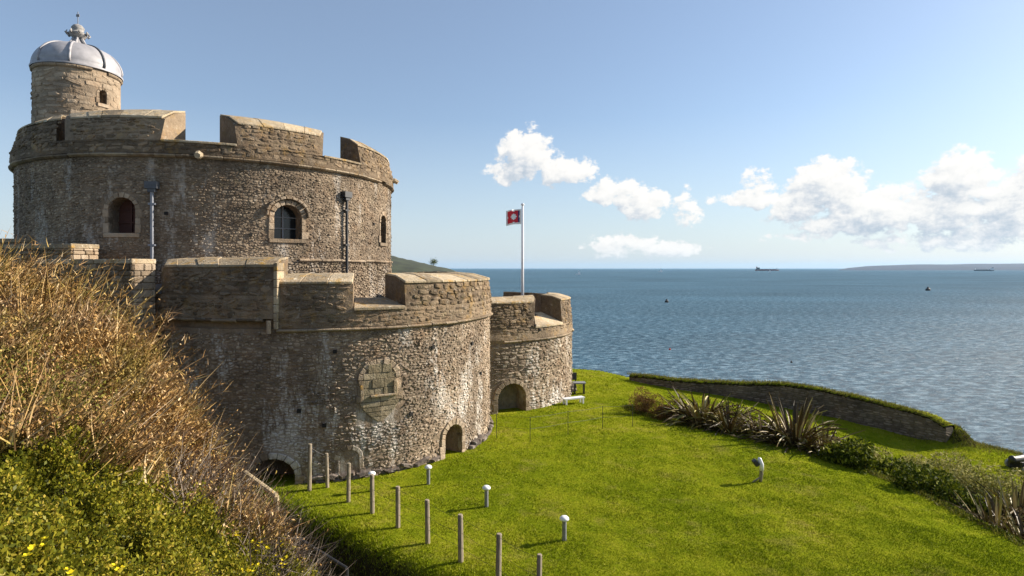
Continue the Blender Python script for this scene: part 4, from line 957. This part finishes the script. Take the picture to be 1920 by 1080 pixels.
    o = link('olive_leaves', npmesh(v, f, {'tone': t_}), M['leaf_olive']); tag(o, 'patches of olive green leaves among the golden stems of the bank', 'olive leaves', kind='stuff')
    # grey twigs along the ditch side
    m = 5200; i2 = np.where((qx > 300) & (qx < 640) & (qy > 830) & (V[:, 1] > 6))[0]; B = V[rs.choice(i2, m)]; B[:, 2] -= .15
    dv = np.c_[rs.normal(.35, .6, m), rs.normal(0, .5, m), .6+rs.normal(0, .5, m)]; dv /= np.linalg.norm(dv, axis=1, keepdims=True)
    v, f, t_ = strips(B, dv, rs.uniform(.2, .7, m), np.full(m, .011), rs.normal(0, .08, (m, 3)), rs.rand(m), 3, 10)
    o = link('bare_twigs', npmesh(v, f, {'tone': t_}), M['twig']); tag(o, 'tangle of grey bare twigs above the ditch below the castle wall', 'twigs', kind='stuff')
    # yellow flower heads
    sel = np.where((qy[leafy if False else slice(None)] > 900) & (leafy))[0]; r = random.Random(8); cnt = 0; VV = []; FF = []; TT = []; b0 = 0
    spots = V[sel]; sx = qx[sel]; sy = qy[sel]; wgt = np.clip((sy-900)/150, 0, 1)*np.where((sx > 350) & (sx < 660), 1.6, .5)*np.where(sy > 1000, 1.3, .4)
    wgt = wgt/wgt.sum(); ch = rs.choice(len(spots), 95, replace=False, p=wgt)
    for q in spots[ch]:
        for hd in range(r.randint(1, 4)):
            c = q+np.array([r.uniform(-.05, .05), r.uniform(-.05, .05), r.uniform(.0, .07)])
            for pt in range(7):
                a = r.uniform(0, 6.28); up_ = r.uniform(.1, .9); d_ = np.array([math.cos(a), math.sin(a), up_]); d_ /= np.linalg.norm(d_); s_ = np.cross(d_, [0, 0, 1.]); s_ /= np.linalg.norm(s_); L = r.uniform(.018, .032)
                VV += [c, c+d_*L*.6+s_*L*.4, c+d_*L, c+d_*L*.6-s_*L*.4]; FF.append((b0, b0+1, b0+2, b0+3)); TT += [r.random()]*4; b0 += 4
    o = link('yellow_flowers', npmesh(np.array(VV), np.array(FF), {'tone': TT}), M['flower']); tag(o, 'small yellow flower heads dotted over the leafy scrub', 'flowers', kind='stuff')
scrub()
# ditch litter and ivy, toned dark to deepen the bank's shade
def ditch():
    rs = np.random.RandomState(41); m = 26000; x = rs.uniform(-9, 2, m); y = rs.uniform(9, 19, m); s_ = lawn_s(x, y); ok = (s_ > .3) & (s_ < 5); x, y = x[ok], y[ok]; z = np.maximum(hlawn(x, y), hbank(x, y)+.1); c = np.c_[x, y, z]; n = len(c)
    v, f, t_ = leaves(c+rs.normal(0, .04, (n, 3)), rs.uniform(.04, .09, n), rs.rand(n)*.5, 11, up=.6)
    o = link('ivy', npmesh(v, f, {'tone': t_}), M['leaf_green']); tag(o, 'ivy and weeds toned dark for the shade of the ditch bank beside the lawn', 'ivy', kind='stuff')
ditch()

# ------------------------------------------------------------------ bed plants
def flax_meshes():
    out = []; r = random.Random(17)
    for k in range(10):
        L = 1.0; n = 7; v = []; f = []; arch = r.uniform(.10, .75); kink = r.random() < .3
        for i in range(n+1):
            u = i/n; x = L*(u*math.cos(0)+0); hz = u*L*(1-.25*arch*u); out_ = arch*L*u*u; zc = hz-.35*arch*u**3*L*(1.6 if kink else 1)
            wd = .021*(min(1, .45+u*1.4))*(1-u**4)**.8+.002
            v += [(out_, -wd, zc+.012), (out_+.006, 0, zc), (out_, wd, zc+.012)]
        for i in range(n):
            for j in (0, 1): a = i*3+j; f.append((a, a+1, a+4, a+3))
        me = mesh(v, f, 'leaf'); me.materials.append(M['flax']); out.append(me)
    return out
FM = flax_meshes()
def flax(px, d, size, nl, label, seed, dz=0):
    r = random.Random(seed); x = (px-960)/F*d; z = hl(x, d)+dz; e = empty('flax_plant', (x, d, z), label, 'flax', 'spiky flax plants in the terrace bed')
    for i in range(int(nl*3.4)):
        o = bpy.data.objects.new('leaf', r.choice(FM)); C.objects.link(o); o.parent = e; a = r.uniform(0, TAU); tl = abs(r.gauss(0, .80)); s = size*1.42*r.uniform(.6, 1.1)
        rr_ = r.uniform(0, .25)*size; o.location = (rr_*math.cos(a), rr_*math.sin(a), 0)
        o.rotation_euler = (0, min(tl, 1.25), a); o.scale = (s, s*r.uniform(.8, 1.3), s)
flax(1315, 27.2, 1.75, 75, 'spiky brown flax plant leftmost in the bed next to the russet shrub', 1)
flax(1368, 25.6, 1.35, 50, 'smaller dark flax plant just right of the leftmost flax', 2)
flax(1428, 24.6, 1.15, 40, 'low dark flax in the gap between the two tall flax plants', 3)
flax(1490, 23.6, 1.75, 80, 'largest spiky flax plant with pale leaf edges in the middle of the bed', 4)
flax(1545, 22.4, 1.15, 45, 'flax plant at the left end of the low dark green shrubs', 5)
flax(1868, 16.6, 1.15, 55, 'grey-green flax plant in the corner at the right edge of the lawn', 6)
flax(1925, 15.6, 1.15, 60, 'flax plant cut off by the right edge of the photo', 7)
flax(1905, 17.6, 1.3, 50, 'flax plant with pale leaf tips behind the two right-hand flax plants', 8)
def shrub(px, d, rx, ry, rz, nl, m, label, seed, size=(.05, .1), group=None, cat='shrub', name='shrub', dz=0, layered=0, up=.6):
    rs = np.random.RandomState(seed); x = (px-960)/F*d; z = hl(x, d)+dz; e = empty(name, (x, d, z), label, cat, group)
    nb = 9; bc = rs.normal(size=(nb, 3))*np.array([rx, ry, rz])*.38; bc[:, 2] = np.abs(bc[:, 2])+rz*.25; pk = rs.randint(0, nb, nl)
    u = rs.normal(size=(nl, 3)); u /= np.linalg.norm(u, axis=1, keepdims=True); rad = rs.uniform(.5, 1.0, (nl, 1))**.5
    c = bc[pk]+u*rad*np.array([rx, ry, rz*.8])*.55; c[:, 2] = np.maximum(c[:, 2], .02)
    if layered: c[:, 2] = np.round(c[:, 2]/layered)*layered+rs.normal(0, .03, nl)-.25*np.hypot(c[:, 0]-bc[pk][:, 0], c[:, 1]-bc[pk][:, 1])
    c += np.array([x, d, z]); v, f, t_ = leaves(c, rs.uniform(*size, nl), rs.rand(nl), seed, up=up)
    link('foliage', npmesh(v, f, {'tone': t_}), m, e)
    k = 40; B = np.tile([x, d, z], (k, 1))+rs.normal(0, .08, (k, 3))*[rx, ry, 0]; tgt = bc[rs.randint(0, nb, k)]+np.array([x, d, z])+rs.normal(0, .15, (k, 3)); dv = tgt-B; L = np.linalg.norm(dv, axis=1); dv /= L[:, None]
    v, f, t_ = strips(B, dv, L*1.15, np.full(k, .03), rs.normal(0, .05, (k, 3)), rs.rand(k), 3, seed+1); link('stems', npmesh(v, f, {'tone': t_}), M['twig'], e)
shrub(1210, 28.9, .75, .6, .95, 5200, M['leaf_brown'], 'russet brown twiggy shrub at the left tip of the terrace bed', 201, (.04, .08))
shrub(1248, 28.0, .75, .6, .75, 4200, M['leaf_brown'], 'low olive brown shrub between the russet shrub and the flax', 202, (.04, .08))
shrub(1285, 27.6, .55, .5, .65, 2500, M['leaf_brown'], 'small dark shrub touching the leftmost flax', 203, (.04, .08))
jl = ['low dark green spreading shrub right after the flax clump', 'dark green spreading shrub second from the flax clump', 'widest dark green spreading shrub in the middle of the bed', 'dark green spreading shrub with upright tip near the herb patch', 'dark green spreading shrub nearest the right-hand flax plants', 'small dark green shrub at the lawn edge below the widest shrub']
for i, (px, d, rx, rz) in enumerate([(1605, 21.4, 1.05, .62), (1655, 20.8, 1.1, .75), (1712, 20.2, 1.2, .90), (1768, 19.2, 1.2, .95), (1815, 17.9, 1.05, .9), (1748, 18.9, .9, .7)]):
    shrub(px-26, d, rx, .8, rz, 3400, M['leaf_juniper'], jl[i], 210+i, (.09, .19), 'low dark green shrubs in the terrace bed', layered=.17, up=.2)
hlb = ['pale green herb clump behind the spreading shrubs', 'herb clump with brown seed heads above the right-hand flax', 'herb clump left of the seed-head clump', 'herb clump at the right edge of the photo', 'thin herb clump nearest the lower lawn', 'pale herb clump furthest back behind the large flax']
for i, (px, d, rx, rz) in enumerate([(1690, 22.5, 1.2, .7), (1850, 19.6, 1.3, 1.15), (1805, 20.6, 1.1, 1.0), (1905, 19.0, 1.2, 1.2), (1760, 22.6, 1.2, .6), (1620, 23.6, 1.1, .6)]):
    shrub(px, d, rx, .9, rz, 3200, M['leaf_herb'], hlb[i], 230+i, (.06, .13), 'pale herbs in the terrace bed', cat='herb clump', name='herb_clump')

def crest_cover():  # leaf strip over the crest, its dark tone standing in for hedge shadow
    rs = np.random.RandomState(71); m = 14000; y = rs.uniform(12.5, 30, m); xc = np.interp(y, XC_Y, XC_X); x = xc+np.abs(rs.normal(.25, .45, m))+.05; z = hlawn(x, y); c = np.c_[x, y, z+rs.uniform(-.02, .14, m)*(.6+.6*vnoise(x, y, 3, 8))]
    v, f, t_ = leaves(c, rs.uniform(.04, .11, m), rs.rand(m)*.7, 72, up=.8); o = link('ground_cover', npmesh(v, f, {'tone': t_}), M['leaf_juniper']); tag(o, 'low leafy ground cover along the terrace edge, toned dark for the hedge shadow', 'ground cover', kind='stuff')
crest_cover()
ul = ['low dark undergrowth beneath the leftmost flax', 'low dark undergrowth between the two tall flax plants', 'low dark undergrowth beneath the largest flax', 'low dark undergrowth behind the corner flax at the right']
for i, (px, d, rx, rz) in enumerate([(1345, 26.6, 1.3, .9), (1420, 25.0, 1.2, .7), (1500, 23.9, 1.3, .95), (1890, 17.3, 1.1, .8)]):
    shrub(px, d, rx, .8, rz, 3600, M['leaf_flax_dark'], ul[i], 260+i, (.06, .14), 'dark undergrowth among the flax', up=1.2)

# ------------------------------------------------------------------ lawn furniture
def bollard(px, py, label, top=None):
    g_ = ghit(px, py) if top is None else Vector(top); e = empty('bollard_light', tuple(g_), label, 'bollard light', 'mushroom-headed lights on the lawn')
    s = MB(); s.lathe((g_.x, g_.y, g_.z-.05), [(.055, 0), (.055, .56)], 14); s.build('post', M['pole_paint'] if False else M['grey_metal'], e, smooth=True)
    s = MB(); s.lathe((g_.x, g_.y, g_.z+.50), [(.055, -.02), (.11, .0), (.120, .02), (.110, .055), (.075, .085), (.03, .098), (0, .10)], 18); s.build('head', M['white_paint'], e, smooth=True)
bollard(1058, 1013, 'white mushroom light nearest the viewer, right of the post fence')
bollard(912, 950, 'white mushroom light in the middle, between the near light and the wall')
bollard(803, 908, 'white mushroom light closest to the arched gunport')
q = P(697, HY, 17.7); bollard(0, 0, 'white mushroom light whose post hides behind a fence post', (q.x, q.y, hl(q.x, q.y)))
g_ = ghit(1424, 903); e = empty('floodlight', tuple(g_), 'short post with a black tilted floodlight on the open lawn', 'floodlight')
s = MB(); s.tube([g_+Vector((.02, 0, -.05)), g_+Vector((.06, 0, .25)), g_+Vector((.05, 0, .48)), g_+Vector((0, 0, .70))], [.05, .055, .055, .045], 10); s.build('post', M['wood'], e, smooth=True)
s = MB(); s.tube([g_+Vector((.06, -.02, .36)), g_+Vector((.05, -.02, .55)), g_+Vector((-.01, -.02, .73)), g_+Vector((-.04, -.02, .74))], [.065, .075, .06, .04], 10); s.build('sleeve', M['pole_paint'], e, smooth=True)
s = MB(); s.box(tuple(g_+Vector((-.12, 0, .60))), (.14, .20, .20), Matrix.Rotation(math.radians(-35), 3, 'Y')); bevel(s.build('lamp_head', M['dark_iron'], e), .02)
s = MB(); s.tube([g_+Vector((.0, 0, .12)), g_+Vector((-.18, -.03, .02)), g_+Vector((-.24, -.05, -.02))], .028, 8); s.build('conduit', M['wood'], e)

POSTS = [(580,832,920),(614,850,914),(653,868,941),(698,890,962),(746,912,989),(802,937,1019),(864,965,1054)]
e = empty('post_fence', tuple(ghit(802, 1019)), 'wooden post fence with thin wires along the ditch edge of the lawn', 'fence'); tops = []
r = random.Random(6)
bases = [(ghit(px, yb), yt) for px, yt, yb in POSTS]+[(None, 1000, 934), (None, 1040, 1010)]
extra = [(934, 1000), (1010, 1040)]
bl = [b_[0] for b_ in bases[:7]]
for (px, yt) in extra:
    dprev = bl[-1].y; dd = dprev-1.05; x = (px-960)/F*dd; bl.append(Vector((x, dd, hl(x, dd))))
tp = [q[1] for q in POSTS]+[q[1] for q in extra]
for i, (g_, yt) in enumerate(zip(bl, tp)):
    h = (HY-yt)/F*g_.y-g_.z; h = min(max(h, .9), 1.45); rad = .056+r.uniform(-.006, .008); lean = Vector((r.uniform(-.03, .03), r.uniform(-.03, .03), 0))
    s = MB(); s.tube([g_+Vector((0, 0, -.2)), g_+lean*.5+Vector((0, 0, h*.5)), g_+lean+Vector((0, 0, h-.02)), g_+lean+Vector((0, 0, h))], [rad*1.03, rad, rad*.96, rad*.8], 9); s.build('post', M['wood'], e); tops.append((g_, g_+lean+Vector((0, 0, h))))
for a, b_ in zip(tops, tops[1:]):
    for fr in (.93, .62, .32):
        p0 = a[0].lerp(a[1], fr); p1 = b_[0].lerp(b_[1], fr); md_ = (p0+p1)/2-Vector((0, 0, .03+.02*r.random())); s = MB(); s.tube([p0, md_, p1], .004, 4); s.build('wire', M['dark_iron'], e)
# light wire fence across the lawn, from the bastion to the bed
ff = empty('wire_fence', tuple(ghit(1065, 815)), 'thin dark wire fence crossing the lawn between the front bastion and the bed', 'fence'); pp = []
for px, yb in ((931,822),(994,828),(1065,815),(1130,804),(1186,800)):
    g_ = ghit(px, yb); s = MB(); s.tube([g_-Vector((0, 0, .1)), g_+Vector((0, 0, .98))], .012, 6); s.build('post', M['dark_iron'], ff); pp.append(g_)
for a, b_ in zip(pp, pp[1:]):
    for z in (.95, .5): s = MB(); s.tube([a+Vector((0, 0, z)), (a+b_)/2+Vector((0, 0, z-.03)), b_+Vector((0, 0, z))], .005, 4); s.build('wire', M['dark_iron'], ff)
# handrails in the ditch
def rail(pts, label, m, rad, posts, name='handrail'):
    e = empty(name, tuple(pts[0]-Vector((0, 0, 1))), label, 'handrail')
    s = MB(); s.tube(pts, rad, 8); s.build('rail', m, e)
    for q in posts: s = MB(); s.tube([q+Vector((0, 0, .0)), q-Vector((0, 0, 1.1))], rad*1.1, 8); s.build('post', m, e)
a, b_ = P(458, 886, 8.9), P(518, 930, 8.7); rail([a, b_], 'pale wooden handrail sloping down in front of the dark gunport', M['wood_pale'], .04, [a.lerp(b_, .1), b_])
a, b_ = P(466, 918, 8.8), P(506, 955, 8.6); rail([a, b_], 'short second wooden rail below the sloping handrail', M['wood_pale'], .03, [b_])
a, b_ = P(560, 1010, 10.6), P(650, 1066, 9.6); rail([a, b_], 'dark metal handrail low in the shaded ditch', M['dark_iron'], .03, [a, b_])
# bench, board and stones by the far bastion
g_ = ghit(1075, 757); e = empty('bench', tuple(g_), 'white bench standing on the grass beside the far bastion', 'bench')
rt = Matrix.Rotation(math.radians(25), 3, 'Z')
s = MB(); s.box(tuple(g_+Vector((0, 0, .30))), (1.2, .36, .06), rt); s.build('seat', M['pole_paint'], e)
s = MB(); s.box(tuple(g_+rt @ Vector((0, .22, .68))), (1.25, .05, .28), rt); s.build('backrest', M['white_paint'], e) if False else None
for sx in (-.5, .5):
    for sy in (-.14, .14): s = MB(); s.box(tuple(g_+rt @ Vector((sx, sy, .13))), (.08, .08, .28), rt); s.build('leg', M['pole_paint'], e)
g_ = ghit(1072, 733); e = empty('notice_board', tuple(g_), 'dark upright notice board at the right foot of the far bastion', 'notice board')
for sx in (-.12, .12): s = MB(); s.box(tuple(g_+Vector((sx+.1, 0, .5))), (.06, .06, 1.1)); s.build('post', M['dark_iron'], e)
s = MB(); s.box(tuple(g_+Vector((.1, -.04, .86))), (.36, .05, .42)); s.build('board', M['dark_iron'], e)
g_ = ghit(1086, 738); e = empty('picnic_table', tuple(g_), 'small dark table with grey top right of the notice board', 'table')
s = MB(); s.box(tuple(g_+Vector((0, 0, .62))), (.70, .5, .06)); s.build('tabletop', M['grey_metal'], e)
for sx in (-.26, .26): s = MB(); s.box(tuple(g_+Vector((sx, 0, .28))), (.08, .34, .62)); s.build('leg', M['dark_iron'], e)
# cannon-like dark thing at the right edge of the lower lawn
g_ = ghit(1916, 885); e = empty('cannon', tuple(g_), 'black cannon on a low carriage at the right edge of the lower lawn', 'cannon')
s = MB(); a = g_+Vector((-.35, .1, .48)); s.tube([a, a+Vector((.08, 0, .0)), a+Vector((.1, 0, 0)), a+Vector((1.5, .3, .05)), a+Vector((1.7, .34, .05))], [.16, .16, .12, .2, .12], 14); s.build('barrel', M['dark_iron'], e, smooth=True)
for sy in (-.3, .3): s = MB(); s.box(tuple(g_+Vector((.5, .15+sy, .24))), (1.3, .10, .42)); s.build('carriage_cheek', M['dark_iron'], e)
for sx in (.0, .95):
    for sy in (-.42, .45):
        s = MB(); c = g_+Vector((sx, .15+sy, .17)); s.tube([c-Vector((0, .05, 0)), c+Vector((0, .05, 0))], .18, 16); s.build('wheel', M['grey_metal'], e)

# ------------------------------------------------------------------ ships and buoys
def ship(px, d, L, label, hull, sup, aft=-1):
    q = P(px, HY, d); e = empty('cargo_ship', (q.x, q.y, -28), label, 'ship'); H = L*.048
    def T(x, y, z): return (q.x+x, q.y+y, -28+z)
    n = 10; v = []; f = []
    for i in range(n+1):
        u = i/n*2-1; wd = L*.075*(1-abs(u)**5); sh = H*(1+.25*abs(u)**3)
        for (yy, z) in ((-wd, sh), (-wd*.7, 0), (wd*.7, 0), (wd, sh)): v.append(T(u*L/2, yy, z))
    for i in range(n):
        for j in range(4): f.append((i*4+j, i*4+(j+1) % 4, (i+1)*4+(j+1) % 4, (i+1)*4+j))
    link('hull', mesh(v, f), hull, e)
    s = MB(); s.box(T(aft*L*.38, 0, H+L*.045), (L*.11, L*.11, L*.09)); s.build('superstructure', sup, e)
    s = MB(); s.box(T(aft*L*.43, 0, H+L*.10), (L*.035, L*.04, L*.05)); s.build('funnel', hull, e)
    for k in range(4): s = MB(); s.box(T(-aft*L*(.30-.17*k), 0, H+L*.012), (L*.12, L*.09, L*.024)); s.build('hatch', hull, e)
    s = MB(); s.tube([T(-aft*L*.42, 0, H), T(-aft*L*.42, 0, H+L*.08)], L*.006, 6); s.build('mast', sup, e)
ship(1438, 6500, 262, 'red-hulled cargo ship with dark superstructure at its left end on the horizon', M['hull_red'], M['hull_dark'])
ship(1845, 6000, 210, 'dark-hulled ship with white upper works in front of the headland', M['hull_dark'], M['ship_white'], aft=1)
def buoy(px, py, w_, label, m, cat='buoy', name='buoy'):
    d = 28*F/(py-HY); q = P(px, HY, d); k = w_*d/F; e = empty(name, (q.x, q.y, -28), label, cat)
    s = MB(); s.lathe((q.x, q.y, -28), [(k*.5, -.1), (k*.5, k*.4), (k*.25, k*.6), (k*.12, k*.9), (0, k)], 10); s.build('float', m, e)
buoy(1250, 567, 7, 'black buoy on the water left of the red ship', M['buoy_dark'])
buoy(1740, 545, 8, 'dark buoy on the water below the headland', M['buoy_dark'])
buoy(1256, 656, 4, 'tiny red buoy on the nearer water', M['buoy_red'])
buoy(1484, 680, 4, 'small dark buoy on the nearer water right of the red one', M['buoy_dark'])
def sail(px, py, h_, label):
    d = 28*F/(py-HY); q = P(px, HY, d); k = h_*d/F; e = empty('sailing_boat', (q.x, q.y, -28), label, 'sailing boat')
    s = MB(); s.box((q.x, q.y, -28+k*.08), (k*.9, k*.3, k*.16)); s.build('hull', M['ship_white'], e)
    me = mesh([(q.x, q.y-.02*k, -28+k*.15), (q.x+.5*k, q.y-.02*k, -28+k*.18), (q.x, q.y-.02*k, -28+k), (q.x, q.y+.02*k, -28+k*.15), (q.x+.5*k, q.y+.02*k, -28+k*.18), (q.x, q.y+.02*k, -28+k)], [(0,1,2), (3,5,4), (0,3,4,1), (1,4,5,2), (2,5,3,0)]); link('sail', me, M['ship_white'], e)
sail(1084, 515, 9, 'white sailing boat just right of the flagpole'); sail(1238, 510, 8, 'faint sailing boat left of the red ship near the horizon'); sail(1443, 510, 5, 'tiny white boat below the red-hulled ship')
# tree on the hill
q = P(813, HY, 1000); s = MB(); e = empty('hill_tree', (q.x, q.y, 4), 'lone dark tree on the slope of the distant hill', 'tree')
s.tube([(q.x, q.y, 2), (q.x, q.y, 9)], [.8, .4], 6); s.build('trunk', M['twig'], e)
rs = np.random.RandomState(5); c = rs.normal(0, 1, (900, 3))*[3.2, 3, 2.4]+[q.x, q.y, 11]; v, f, t_ = leaves(c, rs.uniform(.8, 1.6, 900), rs.rand(900), 3); link('crown', npmesh(v, f, {'tone': t_}), M['leaf_juniper'], e)

# the sea air: one closed box of thin haze round everything below the sky
hb = MB(); hb.box((0, 22000, 145), (88000, 45000, 350)); hz_ = hb.build('haze', None); hz_['kind'] = 'stuff'
hm = bpy.data.materials.new('sea_haze'); hm.use_nodes = True; hn = hm.node_tree; hn.nodes.remove(hn.nodes['Principled BSDF']); pv = hn.nodes.new('ShaderNodeVolumePrincipled')
pv.inputs['Color'].default_value = (.42, .70, 1, 1); pv.inputs['Density'].default_value = 1.7e-5; pv.inputs['Anisotropy'].default_value = .2; hn.links.new(pv.outputs[0], hn.nodes['Material Output'].inputs['Volume']); hz_.data.materials.append(hm)
